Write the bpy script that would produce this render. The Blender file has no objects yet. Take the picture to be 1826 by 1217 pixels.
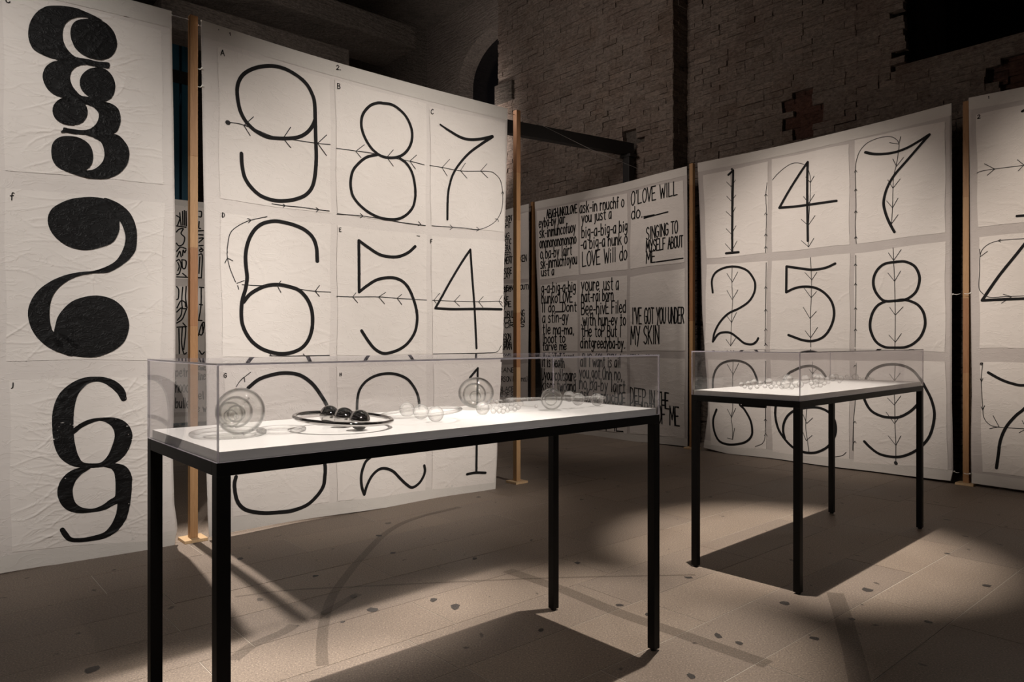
import bpy, bmesh, math, random
import numpy as np
from mathutils import Vector, Matrix
from mathutils.geometry import delaunay_2d_cdt

random.seed(11)
rng = np.random.default_rng(5)
SC = bpy.context.scene
COL = SC.collection

# ------------------------------------------------------------------ camera
F, CX, CY, EYE = 1270.0, 913.0, 608.4, 1.35          # focal length in pixels of the 1826 px frame
cam_d = bpy.data.cameras.new('camera')
cam_d.sensor_width = 36.0
cam_d.lens = F / 1826.0 * 36.0
cam_d.clip_end = 200
cam = bpy.data.objects.new('camera', cam_d)
cam.location = (0, 0, EYE)
cam.rotation_euler = (math.pi / 2, 0, 0)
COL.objects.link(cam)
SC.camera = cam

# ------------------------------------------------------------------ world, exposure
w = bpy.data.worlds.new('hall_dark')
SC.world = w
w.use_nodes = True
w.node_tree.nodes['Background'].inputs[0].default_value = (1.0, 0.86, 0.76, 1)
w.node_tree.nodes['Background'].inputs[1].default_value = 0.015
SC.view_settings.view_transform = 'Standard'
SC.view_settings.look = 'None'
SC.view_settings.gamma = 1.0
SC.view_settings.use_curve_mapping = False
SC.view_settings.exposure = 0.0
SC.cycles.transparent_max_bounces = 48
SC.cycles.max_bounces = 14
SC.cycles.transmission_bounces = 14

A = 0.7211                       # heading of the tables, floor courses and the long banner row
AR = A - math.pi / 2             # heading of the cross row and of the brick wall
CA, SA = math.cos(A), math.sin(A)


def ST(s, t, z=0.0):             # floor coordinates along / across the slab courses
    return Vector((s * CA - t * SA, s * SA + t * CA, z))


def spot(name, loc, target, power, angle, blend, radius, col=(1.0, 0.83, 0.67)):
    d = bpy.data.lights.new(name, 'SPOT')
    d.energy = power
    d.spot_size = math.radians(angle)
    d.spot_blend = blend
    d.shadow_soft_size = radius
    d.color = col
    o = bpy.data.objects.new(name, d)
    o.location = loc
    o.rotation_euler = (Vector(target) - Vector(loc)).to_track_quat('-Z', 'Y').to_euler()
    COL.objects.link(o)
    return o


# hall spotlights hung high over the show, plus added fills for the far wall
KEY = Vector((1.06, 3.82, 7.3))
spot('spotlight_table_near', KEY + Vector((-.08, -.06, 0)), ST(0.95, 2.15, .6), 3600, 19, .75, .03, (1, .92, .83))
spot('spotlight_table', KEY, ST(2.45, 2.2, .6), 2100, 19, .75, .03, (1, .92, .83))
spot('spotlight_table_far', KEY + Vector((.08, .06, 0)), ST(4.4, 2.3, .6), 3200, 21, .75, .03, (1, .91, .81))
spot('spotlight_left_banner', ST(-2.2, -2.0, 5.4), ST(0.3, 5.0, 1.9), 1900, 30, .9, .12, (1, .955, .91))
spot('spotlight_numeral_banner', ST(3.6, -2.6, 5.4), ST(3.2, 5.0, 1.75), 2500, 32, .9, .12, (1, .935, .87))
spot('spotlight_cross_row', ST(0.8, 4.6, 5.6), ST(7.6, 3.6, 1.75), 1750, 30, .9, .12, (1, .91, .83))
spot('spotlight_cross_row_end', ST(1.2, 1.3, 5.6), ST(7.6, 0.9, 1.9), 1500, 29, .9, .12, (1, .89, .79))
spot('spotlight_text_banner', ST(4.6, 3.7, 6.2), ST(7.6, 6.9, 0.7), 360, 44, 1.0, .12, (1, .91, .84))
spot('spotlight_behind_banners', ST(1.62, 7.3, 8.0), ST(1.6, 4.1, 0), 3600, 20, .6, .05, (1, .91, .82))
spot('spotlight_back_banner', ST(2.5, 6.2, 6.5), ST(4.2, 11.2, 1.5), 450, 50, .9, .12, (1, .93, .86))
spot('spotlight_brick_wall', ST(3.6, 5.6, 3.9), ST(9.0, 4.5, 5.4), 105, 120, 1.0, .4, (1, .86, .77))
spot('fill_far_wall', ST(0.8, 6.6, 4.6), ST(10.0, 10.4, 6.0), 420, 90, 1.0, .4, (1, .90, .84))  # added fill that lifts the dark far wall and beams
spot('fill_arched_window', ST(6.3, 9.6, 3.7), ST(10.5, 11.0, 6.0), 1100, 84, 1.0, .3, (1, .90, .84))  # added low fill, aimed up to brighten the back wall around the arch
spot('spotlight_front', ST(0.4, -3.4, 4.6), ST(1.7, 2.2, 1.2), 230, 34, 1.0, .15, (1, .93, .87))


# ------------------------------------------------------------------ materials
def mat(name, base=(.5, .5, .5), rough=.6, metal=0.0, spec=.5):
    m = bpy.data.materials.new(name)
    m.use_nodes = True
    b = m.node_tree.nodes['Principled BSDF']
    b.inputs['Base Color'].default_value = (*base, 1)
    b.inputs['Roughness'].default_value = rough
    b.inputs['Metallic'].default_value = metal
    b.inputs['Specular IOR Level'].default_value = spec
    return m


def nd(m, t, **kw):
    n = m.node_tree.nodes.new(t)
    for k, v in kw.items():
        setattr(n, k, v)
    return n


def lk(m, a, b):
    m.node_tree.links.new(a, b)


def bsdf(m):
    return m.node_tree.nodes['Principled BSDF']


def noise(m, scale, detail=3, coord='Object', stretch=(1, 1, 1), rough=.55, dist=0.0):
    if coord == 'World':
        tc = nd(m, 'ShaderNodeNewGeometry').outputs['Position']
    else:
        tc = nd(m, 'ShaderNodeTexCoord').outputs[coord]
    mp = nd(m, 'ShaderNodeMapping')
    mp.inputs['Scale'].default_value = stretch
    lk(m, tc, mp.inputs[0])
    n = nd(m, 'ShaderNodeTexNoise')
    n.inputs['Scale'].default_value = scale
    n.inputs['Detail'].default_value = detail
    n.inputs['Roughness'].default_value = rough
    n.inputs['Distortion'].default_value = dist
    lk(m, mp.outputs[0], n.inputs['Vector'])
    return n


def ramp(m, fac, stops):
    r = nd(m, 'ShaderNodeValToRGB')
    while len(r.color_ramp.elements) < len(stops):
        r.color_ramp.elements.new(.5)
    for e, (p, c) in zip(r.color_ramp.elements, stops):
        e.position = p
        e.color = (*c, 1)
    lk(m, fac, r.inputs[0])
    return r


def mixc(m, fac, a, b, mode='MIX'):
    x = nd(m, 'ShaderNodeMix', data_type='RGBA', blend_type=mode)
    for s, v in ((0, fac), (6, a), (7, b)):
        if hasattr(v, 'is_linked'):
            lk(m, v, x.inputs[s])
        else:
            x.inputs[s].default_value = v if s == 0 else (*v, 1)
    return x.outputs[2]


def bump(m, h, strength, dist, prev=None):
    b = nd(m, 'ShaderNodeBump')
    b.inputs['Strength'].default_value = strength
    b.inputs['Distance'].default_value = dist
    lk(m, h, b.inputs['Height'])
    if prev:
        lk(m, prev, b.inputs['Normal'])
    return b.outputs[0]


def cloth(name, a, b, rough=.9, wr=.6):
    m = mat(name, a, rough, 0, .15)
    n1 = noise(m, 2.2, 4)
    lk(m, ramp(m, n1.outputs[0], [(.3, a), (.7, b)]).outputs[0], bsdf(m).inputs['Base Color'])
    cr = noise(m, 4.2, 3, stretch=(1, 1, 2.4), dist=1.6)
    fold = ramp(m, cr.outputs[0], [(.47, (0, 0, 0)), (.5, (1, 1, 1)), (.53, (0, 0, 0))])
    x = bump(m, fold.outputs[0], .30 * wr, .008)
    big = noise(m, 6, 2, stretch=(1, 1, 1.8))
    x = bump(m, big.outputs[0], .22 * wr, .03, x)
    wv = noise(m, 700, 1)
    x = bump(m, wv.outputs[0], .25, .001, x)
    lk(m, x, bsdf(m).inputs['Normal'])
    return m


M = {}
M['backing'] = cloth('backing_cloth', (.50, .447, .418), (.55, .496, .462), wr=.7)
M['sheet'] = cloth('paper_sheet', (.705, .645, .595), (.75, .69, .64), .8, wr=.8)
M['backing_light'] = cloth('backing_cloth_light', (.655, .597, .555), (.69, .63, .585), wr=.8)
M['hem'] = cloth('hem_cloth', (.60, .555, .51), (.645, .60, .55), wr=.6)


def ink(name, rough):
    m = mat(name, (.006, .0055, .0055), rough, 0, .18)
    cr = noise(m, 16, 4, stretch=(1, 1, 1.7), dist=1.0)
    f = ramp(m, cr.outputs[0], [(.42, (0, 0, 0)), (.5, (1, 1, 1)), (.58, (0, 0, 0))])
    lk(m, bump(m, f.outputs[0], .3, .008), bsdf(m).inputs['Normal'])
    return m


M['ink'] = ink('black_paint', .5)
M['ink_flat'] = mat('black_brush_ink', (.009, .008, .008), .75, 0, .18)
M['pencil'] = mat('dark_marker', (.03, .028, .028), .8, 0, .2)


def wood(name, a, b):
    m = mat(name, a, .5, 0, .35)
    n = noise(m, 9, 4, stretch=(9, 9, .55), dist=.8)
    r = ramp(m, n.outputs[0], [(.3, a), (.55, b), (.72, a)])
    lk(m, r.outputs[0], bsdf(m).inputs['Base Color'])
    lk(m, bump(m, n.outputs[0], .2, .004), bsdf(m).inputs['Normal'])
    return m


M['wood'] = [wood('pine_light', (.43, .25, .12), (.35, .195, .088)),
             wood('pine_honey', (.38, .205, .092), (.30, .155, .067)),
             wood('pine_red', (.33, .165, .075), (.26, .12, .05)),
             wood('pine_pale', (.47, .29, .15), (.40, .24, .115))]
M['plywood'] = wood('plywood_plate', (.70, .50, .30), (.60, .40, .22))
M['steel_black'] = mat('black_steel', (.004, .0035, .0035), .5, 0, .2)
M['rubber'] = mat('black_rubber', (.008, .008, .008), .8)
M['iron'] = mat('dark_iron', (.018, .016, .015), .5, .3)
M['white'] = mat('white_laminate', (.80, .79, .77), .22, 0, .5)
M['chrome'] = mat('chrome', (.42, .405, .39), .03, 1)
M['wire'] = mat('steel_wire', (.35, .34, .33), .35, 1)
M['cord'] = mat('white_cord', (.75, .72, .66), .7)
M['blue'] = mat('dark_blue_paint', (.012, .085, .135), .5)
M['darkglass'] = mat('black_window_glass', (.004, .004, .005), .15)


def thin_clear(name, ior, tint, rim, rough=.0):
    """clear sheet or blown shell: fresnel reflection over straight transmission"""
    m = bpy.data.materials.new(name)
    m.use_nodes = True
    t = m.node_tree
    for n in list(t.nodes):
        if n.type != 'OUTPUT_MATERIAL':
            t.nodes.remove(n)
    out = [n for n in t.nodes if n.type == 'OUTPUT_MATERIAL'][0]
    lw = nd(m, 'ShaderNodeLayerWeight')
    lw.inputs['Blend'].default_value = .5
    tr = nd(m, 'ShaderNodeBsdfTransparent')
    r = ramp(m, lw.outputs['Facing'], [(.0, tint), (.45, tint), (.8, tuple(.5 * a + .5 * b for a, b in zip(tint, rim))), (1.0, rim)])
    lk(m, r.outputs[0], tr.inputs[0])
    gl = nd(m, 'ShaderNodeBsdfGlossy')
    gl.inputs['Roughness'].default_value = rough
    f0 = ((ior - 1) / (ior + 1)) ** 2
    lw2 = nd(m, 'ShaderNodeLayerWeight')
    lw2.inputs['Blend'].default_value = .5
    pw = nd(m, 'ShaderNodeMath', operation='POWER')
    pw.inputs[1].default_value = 5
    lk(m, lw2.outputs['Facing'], pw.inputs[0])
    fr = nd(m, 'ShaderNodeMath', operation='MULTIPLY_ADD')
    fr.inputs[1].default_value = 1 - f0
    fr.inputs[2].default_value = f0
    lk(m, pw.outputs[0], fr.inputs[0])
    mx = nd(m, 'ShaderNodeMixShader')
    lk(m, fr.outputs[0], mx.inputs[0])
    lk(m, tr.outputs[0], mx.inputs[1])
    lk(m, gl.outputs[0], mx.inputs[2])
    lk(m, mx.outputs[0], out.inputs['Surface'])
    return m


def clear_glass(name):
    """blown glass: part straight transmission, part true refraction"""
    m = thin_clear(name, 1.5, (.985, .985, .98), (.32, .32, .31), .03)
    t = m.node_tree
    out = [n for n in t.nodes if n.type == 'OUTPUT_MATERIAL'][0]
    src = out.inputs['Surface'].links[0].from_socket
    g = nd(m, 'ShaderNodeBsdfGlass')
    g.inputs['IOR'].default_value = 1.45
    g.inputs['Roughness'].default_value = 0
    mx = nd(m, 'ShaderNodeMixShader')
    mx.inputs[0].default_value = .2
    lk(m, src, mx.inputs[1])
    lk(m, g.outputs[0], mx.inputs[2])
    lk(m, mx.outputs[0], out.inputs['Surface'])
    return m


M['acrylic'] = thin_clear('clear_acrylic', 1.49, (.985, .982, .985), (.93, .92, .94))
M['glass'] = thin_clear('blown_glass', 1.5, (.988, .988, .984), (.40, .40, .39), .03)
M['solid_glass'] = clear_glass('solid_glass')
M['edge'] = mat('polished_acrylic_edge', (.90, .85, .93), .2, 0, .5)  # pale lavender painted in for the light that acrylic edges carry
bsdf(M['edge']).inputs['Alpha'].default_value = .8


def stone():
    m = mat('stone_slab', (.3, .26, .22), .62, 0, .35)
    info = nd(m, 'ShaderNodeObjectInfo')
    big = noise(m, 1.3, 4, 'World')
    c1 = ramp(m, big.outputs[0], [(.3, (.205, .160, .127)), (.7, (.262, .210, .170))]).outputs[0]
    grain = noise(m, 130, 3, 'World', rough=.7)
    g = ramp(m, grain.outputs[0], [(.30, (.45, .45, .45)), (.46, (.94, .94, .94)), (.58, (1.05, 1.05, 1.05)), (.70, (2.0, 2.0, 1.95))]).outputs[0]
    c2 = mixc(m, 1.0, c1, g, 'MULTIPLY')
    sp = noise(m, 9, 5, 'World', stretch=(1.4, 1, 1), rough=.45)
    dirt = ramp(m, sp.outputs[0], [(.0, (.25, .24, .25)), (.27, (.30, .29, .30)), (.31, (1, 1, 1))]).outputs[0]
    c3 = mixc(m, .9, c2, dirt, 'MULTIPLY')
    tone = ramp(m, info.outputs['Random'], [(0, (.90, .90, .91)), (1, (1.06, 1.05, 1.03))]).outputs[0]
    c4 = mixc(m, 1.0, c3, tone, 'MULTIPLY')
    lk(m, c4, bsdf(m).inputs['Base Color'])
    lk(m, bump(m, grain.outputs[0], .25, .002), bsdf(m).inputs['Normal'])
    rr = ramp(m, big.outputs[0], [(.3, (.5, .5, .5)), (.7, (.7, .7, .7))])
    lk(m, rr.outputs[0], bsdf(m).inputs['Roughness'])
    return m


M['stone'] = stone()
M['mortar'] = mat('pale_mortar', (.44, .39, .33), .85)


def brickmat(name, a, b, c):
    m = mat(name, a, .92, 0, .15)
    at = nd(m, 'ShaderNodeAttribute', attribute_name='tone')
    n = noise(m, 1.1, 5, 'World', rough=.65)
    n2 = noise(m, 22, 5, 'World', stretch=(1, 1, 1.6), rough=.7)
    c1 = ramp(m, n.outputs[0], [(.3, a), (.52, b), (.68, c)]).outputs[0]
    t = ramp(m, at.outputs['Fac'], [(0, (.82, .80, .78)), (.5, (1, 1, 1)), (1, (1.14, 1.12, 1.10))]).outputs[0]
    c2 = mixc(m, 1, c1, t, 'MULTIPLY')
    g = ramp(m, n2.outputs[0], [(.3, (.6, .6, .6)), (.65, (1.25, 1.25, 1.25))]).outputs[0]
    lk(m, mixc(m, 1, c2, g, 'MULTIPLY'), bsdf(m).inputs['Base Color'])
    n3 = noise(m, 7, 6, 'World', stretch=(.6, .6, 3.2), rough=.6)
    lk(m, bump(m, n3.outputs[0], .9, .06, bump(m, n2.outputs[0], .8, .03)), bsdf(m).inputs['Normal'])
    return m


M['brick'] = brickmat('old_limewashed_brick', (.185, .135, .11), (.235, .19, .16), (.195, .145, .115))
M['redbrick'] = brickmat('broken_red_brick', (.10, .055, .042), (.12, .06, .045), (.07, .045, .038))
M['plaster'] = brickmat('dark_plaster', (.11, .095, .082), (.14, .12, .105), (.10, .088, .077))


def stainmat(name, col, alpha):
    m = mat(name, col, .6)
    bsdf(m).inputs['Alpha'].default_value = alpha
    return m


M['stain'] = stainmat('worn_brown_stain', (.075, .055, .038), .26)
M['spot'] = stainmat('dark_stone_spot', (.035, .030, .028), .75)


# ------------------------------------------------------------------ mesh helpers
def link(name, me, parent=None, material=None, smooth=False):
    o = bpy.data.objects.new(name, me)
    COL.objects.link(o)
    if material is not None and not me.materials:
        me.materials.append(material)
    if smooth:
        me.polygons.foreach_set('use_smooth', [True] * len(me.polygons))
    if parent is not None:
        o.parent = parent
    return o


def mesh(name, verts, faces):
    me = bpy.data.meshes.new(name)
    me.from_pydata([tuple(v) for v in verts], [], faces)
    me.update()
    return me


def tag(o, label=None, cat=None, group=None, kind=None):
    if label:
        o['label'] = label
    if cat:
        o['category'] = cat
    if group:
        o['group'] = group
    if kind:
        o['kind'] = kind
    return o


def empty(name, loc=(0, 0, 0), rz=0.0):
    o = bpy.data.objects.new(name, None)
    o.empty_display_size = .1
    o.location = loc
    o.rotation_euler = (0, 0, rz)
    COL.objects.link(o)
    return o


BOXF = [(0, 3, 2, 1), (4, 5, 6, 7), (0, 1, 5, 4), (1, 2, 6, 5), (2, 3, 7, 6), (3, 0, 4, 7)]


def boxmesh(name, x0, x1, y0, y1, z0, z1, bev=0.0):
    v = [(x0, y0, z0), (x1, y0, z0), (x1, y1, z0), (x0, y1, z0), (x0, y0, z1), (x1, y0, z1), (x1, y1, z1), (x0, y1, z1)]
    me = mesh(name, v, BOXF)
    if bev:
        bm = bmesh.new()
        bm.from_mesh(me)
        bmesh.ops.bevel(bm, geom=list(bm.edges), offset=bev, segments=2, profile=.7, affect='EDGES')
        bm.to_mesh(me)
        bm.free()
    return me


def tubemesh(name, pts, r, seg=10, closed=False):
    pts = [Vector(p) for p in pts]
    n = len(pts)
    rr = r if isinstance(r, (list, tuple)) else [r] * n
    vs, fs = [], []
    up0 = None
    for i, p in enumerate(pts):
        a = pts[(i - 1) % n] if (closed or i > 0) else p
        b = pts[(i + 1) % n] if (closed or i < n - 1) else p
        t = (b - a).normalized()
        if up0 is None:
            up0 = t.orthogonal().normalized()
        up0 = (up0 - t * up0.dot(t)).normalized()
        sd = t.cross(up0)
        for k in range(seg):
            th = 2 * math.pi * k / seg
            vs.append(p + (up0 * math.cos(th) + sd * math.sin(th)) * rr[i])
    m = n if closed else n - 1
    for i in range(m):
        for k in range(seg):
            a, b = i * seg + k, i * seg + (k + 1) % seg
            c, d = ((i + 1) % n) * seg + (k + 1) % seg, ((i + 1) % n) * seg + k
            fs.append((a, b, c, d))
    if not closed:
        fs.append(tuple(range(seg))[::-1])
        fs.append(tuple((n - 1) * seg + k for k in range(seg)))
    return mesh(name, vs, fs)


def spheremesh(name, r, sx=1, sz=1, seg=36, rings=20, shell=0.0):
    bm = bmesh.new()
    bmesh.ops.create_uvsphere(bm, u_segments=seg, v_segments=rings, radius=r)
    if shell:
        g = bmesh.ops.create_uvsphere(bm, u_segments=seg, v_segments=rings, radius=r - shell)
        fs = {f for v in g['verts'] for f in v.link_faces}
        bmesh.ops.reverse_faces(bm, faces=list(fs))
    bmesh.ops.scale(bm, vec=(sx, sx, sz), verts=bm.verts)
    me = bpy.data.meshes.new(name)
    bm.to_mesh(me)
    bm.free()
    return me


# ------------------------------------------------------------------ pixel -> world on real planes
def floor_pt(px, py, h=0.0):
    Y = F * (EYE - h) / (py - CY)
    return Vector(((px - CX) * Y / F, Y, h))


class Plane:
    """vertical plane through a floor point with a heading; (u, v) = metres along and up"""

    def __init__(self, o, ang):
        self.o, self.a = Vector((o[0], o[1])), ang
        self.e = (math.cos(ang), math.sin(ang))

    def uv(self, px, py):
        dx = (px - CX) / F
        u = (dx * self.o.y - self.o.x) / (self.e[0] - dx * self.e[1])
        Y = self.o.y + u * self.e[1]
        return u, EYE + (CY - py) / F * Y

    def depth(self, u):
        return self.o.y + u * self.e[1]

    def pt(self, u, v, back=0.0):
        return Vector((self.o.x + u * self.e[0] - back * self.e[1], self.o.y + u * self.e[1] + back * self.e[0], v))


def crop(x0, y0, s):
    return lambda x, y: (x0 + x / s, y0 + y / s)


cA, cB = crop(330, 20, 3.0433), crop(330, 360, 3.0433)
cC, cD = crop(1220, 170, 3.0132), crop(1220, 480, 3.0132)
cE, cF, cG = crop(0, 0, 3.58), crop(0, 330, 3.4771), crop(0, 640, 3.0425)
cH, cI = crop(880, 170, 3.0425), crop(880, 480, 3.4775)
cP = lambda x, y: (x, y)
cT1, cT2 = crop(240, 600, 3.38), crop(680, 600, 3.381)


def catmull(P, step, closed=False):
    P = np.asarray(P, float)
    n = len(P)
    if n < 3 and not closed:
        L = np.linalg.norm(P[1, :2] - P[0, :2])
        k = max(2, int(L / step) + 1)
        return P[0] + (P[1] - P[0]) * np.linspace(0, 1, k)[:, None]
    out = []
    m = n if closed else n - 1
    for i in range(m):
        p1, p2 = P[i], P[(i + 1) % n]
        p0 = P[(i - 1) % n] if (closed or i > 0) else 2 * p1 - p2
        p3 = P[(i + 2) % n] if (closed or i < n - 2) else 2 * p2 - p1
        k = max(2, int(np.linalg.norm(p2[:2] - p1[:2]) / step) + 1)
        t = np.linspace(0, 1, k, endpoint=False)[:, None]
        out.append(.5 * (2 * p1 + (p2 - p0) * t + (2 * p0 - 5 * p1 + 4 * p2 - p3) * t ** 2 + (3 * p1 - p0 - 3 * p2 + p3) * t ** 3))
    if not closed:
        out.append(P[-1:])
    return np.vstack(out)


# ------------------------------------------------------------------ hanging banners
class Banner:
    def __init__(self, name, label, o, ang, left, right, bottom=None, group='hand-painted banners hung in rows',
                 amp=.008, seed=0, bm='backing', creases=0, camp=.0015, csig=.006, conv=cP):
        self.P = Plane(o, ang)
        self.root = empty(name, (o[0], o[1], 0), ang)
        tag(self.root, label, 'banner', group)
        self.amp, self.cr, self.csig, self.bm = amp, [], csig, bm
        self.r = random.Random(seed)
        r = self.r
        self.w = [(r.uniform(.6, 2.6), r.uniform(-1.2, 1.2), r.uniform(0, 6.3), r.uniform(.4, 1)) for _ in range(7)]
        self.left = [self.P.uv(*p) for p in left]
        self.right = [self.P.uv(*p) for p in right]
        self.bottom = [self.P.uv(*p) for p in bottom] if bottom else None
        u0, u1 = min(p[0] for p in self.left), max(p[0] for p in self.right)
        v0, v1 = min(p[1] for p in self.left + self.right), max(p[1] for p in self.left + self.right)
        self.box = (u0, u1, v0, v1)
        for _ in range(creases):
            u, v = r.uniform(u0, u1), r.uniform(v0, v1)
            self.crease(u, v, r.choice((0, math.pi)) + r.gauss(0, .35), r.uniform(.1, .42), camp * r.uniform(.5, 1.3))

    def crease(self, u, v, th, L, amp):
        r = self.r
        pts, n = [(u, v)], 6
        for i in range(n):
            th += r.gauss(0, .22)
            u += math.cos(th) * L / n
            v += math.sin(th) * L / n
            pts.append((u, v))
        self.cr.append((np.array(pts), amp))

    def d(self, u, v):
        """outward displacement of the cloth (towards the viewer) at plane coordinates"""
        u, v = np.asarray(u, float), np.asarray(v, float)
        z = np.zeros_like(u)
        for k, s, ph, a in self.w:
            z += a * np.sin(k * 2.4 * u + s * 1.9 * v + ph)
        z *= self.amp * .45
        flare = np.clip((.55 - v) / .55, 0, 1)
        z += flare * .02 * np.sin(5 * u + self.w[0][2])
        for pts, amp in self.cr:
            m = .035
            sel = np.where((u > pts[:, 0].min() - m) & (u < pts[:, 0].max() + m) & (v > pts[:, 1].min() - m) & (v < pts[:, 1].max() + m))[0]
            if len(sel) == 0:
                continue
            uu, vv = u[sel], v[sel]
            best = np.full(len(sel), 9.)
            par = np.zeros(len(sel))
            n = len(pts) - 1
            for i in range(n):
                a, b = pts[i], pts[i + 1]
                ab = b - a
                t = np.clip(((uu - a[0]) * ab[0] + (vv - a[1]) * ab[1]) / (ab @ ab), 0, 1)
                dd = (uu - a[0] - t * ab[0]) ** 2 + (vv - a[1] - t * ab[1]) ** 2
                k = dd < best
                best[k] = dd[k]
                par[k] = (i + t[k]) / n
            z[sel] += amp * np.exp(-best / self.csig ** 2) * np.clip(np.minimum(par * 6 + .25, (1 - par) * 2.2), 0, 1)
        return z

    def put(self, name, u, v, faces, off, material, parent=None, smooth=True):
        u, v = np.asarray(u, float), np.asarray(v, float)
        y = -(self.d(u, v) + off)
        me = bpy.data.meshes.new(name)
        me.vertices.add(len(u))
        me.vertices.foreach_set('co', np.stack([u, y, v], 1).ravel())
        fa = np.asarray(faces, dtype=object)
        lens = np.array([len(f) for f in faces], int)
        flat = np.fromiter((i for f in faces for i in f), int)
        me.loops.add(len(flat))
        me.loops.foreach_set('vertex_index', flat)
        me.polygons.add(len(faces))
        me.polygons.foreach_set('loop_start', np.concatenate([[0], np.cumsum(lens)[:-1]]))
        me.update(calc_edges=True)
        me.validate()
        return link(name, me, parent or self.root, material, smooth)

    def grid(self, name, fu, nu, nv, off, material, parent=None):
        p, q = np.meshgrid(np.linspace(0, 1, nu), np.linspace(0, 1, nv))
        u, v = fu(p.ravel(), q.ravel())
        idx = np.arange(nu * nv).reshape(nv, nu)
        faces = np.stack([idx[:-1, :-1], idx[:-1, 1:], idx[1:, 1:], idx[1:, :-1]], -1).reshape(-1, 4).tolist()
        return self.put(name, u, v, faces, off, material, parent)

    def cloth(self, step=.025):
        L, R = np.array(sorted(self.left, key=lambda p: p[1])), np.array(sorted(self.right, key=lambda p: p[1]))
        u0, u1 = L[:, 0].mean(), R[:, 0].mean()

        def fu(p, q):
            if self.bottom:
                Bt = np.array(sorted(self.bottom))
                xs = u0 + (u1 - u0) * p
                vb = np.interp(xs, Bt[:, 0], Bt[:, 1])
                k = np.clip(p * 0 + 1, 0, 1)
            else:
                vb = L[0, 1] + (R[0, 1] - L[0, 1]) * p
            vt = L[-1, 1] + (R[-1, 1] - L[-1, 1]) * p - .025 * np.sin(math.pi * p)
            v = vb + (vt - vb) * q
            ul, ur = np.interp(v, L[:, 1], L[:, 0]), np.interp(v, R[:, 1], R[:, 0])
            return ul + (ur - ul) * p, v
        nu, nv = int((u1 - u0) / step) + 2, int(3.4 / step)
        self.fu = fu
        o = self.grid('backing_cloth', fu, nu, nv, 0, M[self.bm])
        md = o.modifiers.new('thickness', 'SOLIDIFY')
        md.thickness = .002
        md.offset = -1
        # folded hems along the top and bottom edge
        for nm, q0, q1 in (('top_hem', .968, 1.0), ('bottom_hem', 0.0, .028)):
            self.grid(nm, lambda p, q: fu(p * .998 + .001, q0 + (q1 - q0) * q), nu, 5, .003, M['hem'])
        return o

    def sheet_uv(self, c, step=.016):
        """c = corners TL TR BR BL in (u, v)"""
        c = np.array(c, float)

        def fu(p, q):
            a = c[3][None] * (1 - p)[:, None] + c[2][None] * p[:, None]
            b = c[0][None] * (1 - p)[:, None] + c[1][None] * p[:, None]
            r = a * (1 - q)[:, None] + b * q[:, None]
            e = .004
            return r[:, 0] + e * np.sin(9 * r[:, 1]), r[:, 1] + e * np.sin(8 * r[:, 0])
        w_, h_ = np.linalg.norm(c[1] - c[0]), np.linalg.norm(c[0] - c[3])
        return self.grid('paper_sheet', fu, int(w_ / step) + 2, int(h_ / step) + 2, .0035, M['sheet'])

    def sheet(self, TL, TR, BR, BL, conv=cP, step=.016):
        return self.sheet_uv([self.P.uv(*conv(*p)) for p in (TL, TR, BR, BL)], step)

    # ---- painted marks
    def strokes(self, name, S, parent, material, off=.0065, step=.012, label=None):
        """S = list of (uv points [(u, v)], widths)"""
        U, V, Fc = [], [], []
        for P, wd in S:
            P = np.asarray(P, float)
            q = np.column_stack([P, np.broadcast_to(np.asarray(wd, float), len(P))])
            C = catmull(q, step)
            T = np.gradient(C[:, :2], axis=0)
            T /= np.linalg.norm(T, axis=1)[:, None] + 1e-9
            N = np.column_stack([-T[:, 1], T[:, 0]])
            h = C[:, 2:3] / 2
            b = len(U)
            n = len(C)
            nk = max(2, int(C[:, 2].max() / .010))
            for k in np.linspace(1, -1, nk + 1):
                e = C[:, :2] + N * h * k
                U += e[:, 0].tolist()
                V += e[:, 1].tolist()
            for i in range(n - 1):
                for k in range(nk):
                    Fc.append((b + k * n + i, b + (k + 1) * n + i, b + (k + 1) * n + i + 1, b + k * n + i + 1))
            for i, sg in ((0, -1), (n - 1, 1)):        # round ends
                c, t, nn, hh = C[i, :2], T[i] * sg, N[i], h[i, 0]
                b2 = len(U)
                for th in np.linspace(-math.pi / 2, math.pi / 2, 6):
                    p = c + hh * (t * math.cos(th) + nn * math.sin(th))
                    U.append(p[0])
                    V.append(p[1])
                Fc.append(tuple(range(b2, b2 + 6)) if sg < 0 else tuple(range(b2, b2 + 6))[::-1])
        # face the viewer
        out = []
        for f in Fc:
            a = sum(U[f[i]] * V[f[(i + 1) % len(f)]] - U[f[(i + 1) % len(f)]] * V[f[i]] for i in range(len(f)))
            out.append(tuple(f) if a > 0 else tuple(f)[::-1])
        o = self.put(name, U, V, out, off, material, parent)
        if label:
            o['label'] = label
        return o

    def px(self, pts, conv, wpx=None):
        uv = [self.P.uv(*conv(*p[:2])) for p in pts]
        wd = []
        for (u, v), p in zip(uv, pts):
            k = self.P.depth(u) / F * 1.12
            wd.append((p[2] if len(p) > 2 else wpx) * k)
        return uv, wd

    def numeral(self, lst, conv, wpx, parent, name='painted_numeral', material='ink_flat', label=None):
        S = []
        for st in lst:
            cv = conv
            if callable(st[0]):
                cv, st = st[0], st[1:]
            st = [p if isinstance(p[0], (int, float)) else p for p in st]
            S.append(self.px(st, cv, wpx))
        return self.strokes(name, S, parent, M[material], label=label)

    def arrows(self, lst, conv, parent, wpx=1.5):
        o = self.numeral(lst, conv, wpx, parent, 'painted_arrow', 'pencil')
        o['kind'] = 'stuff'
        return o

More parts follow.
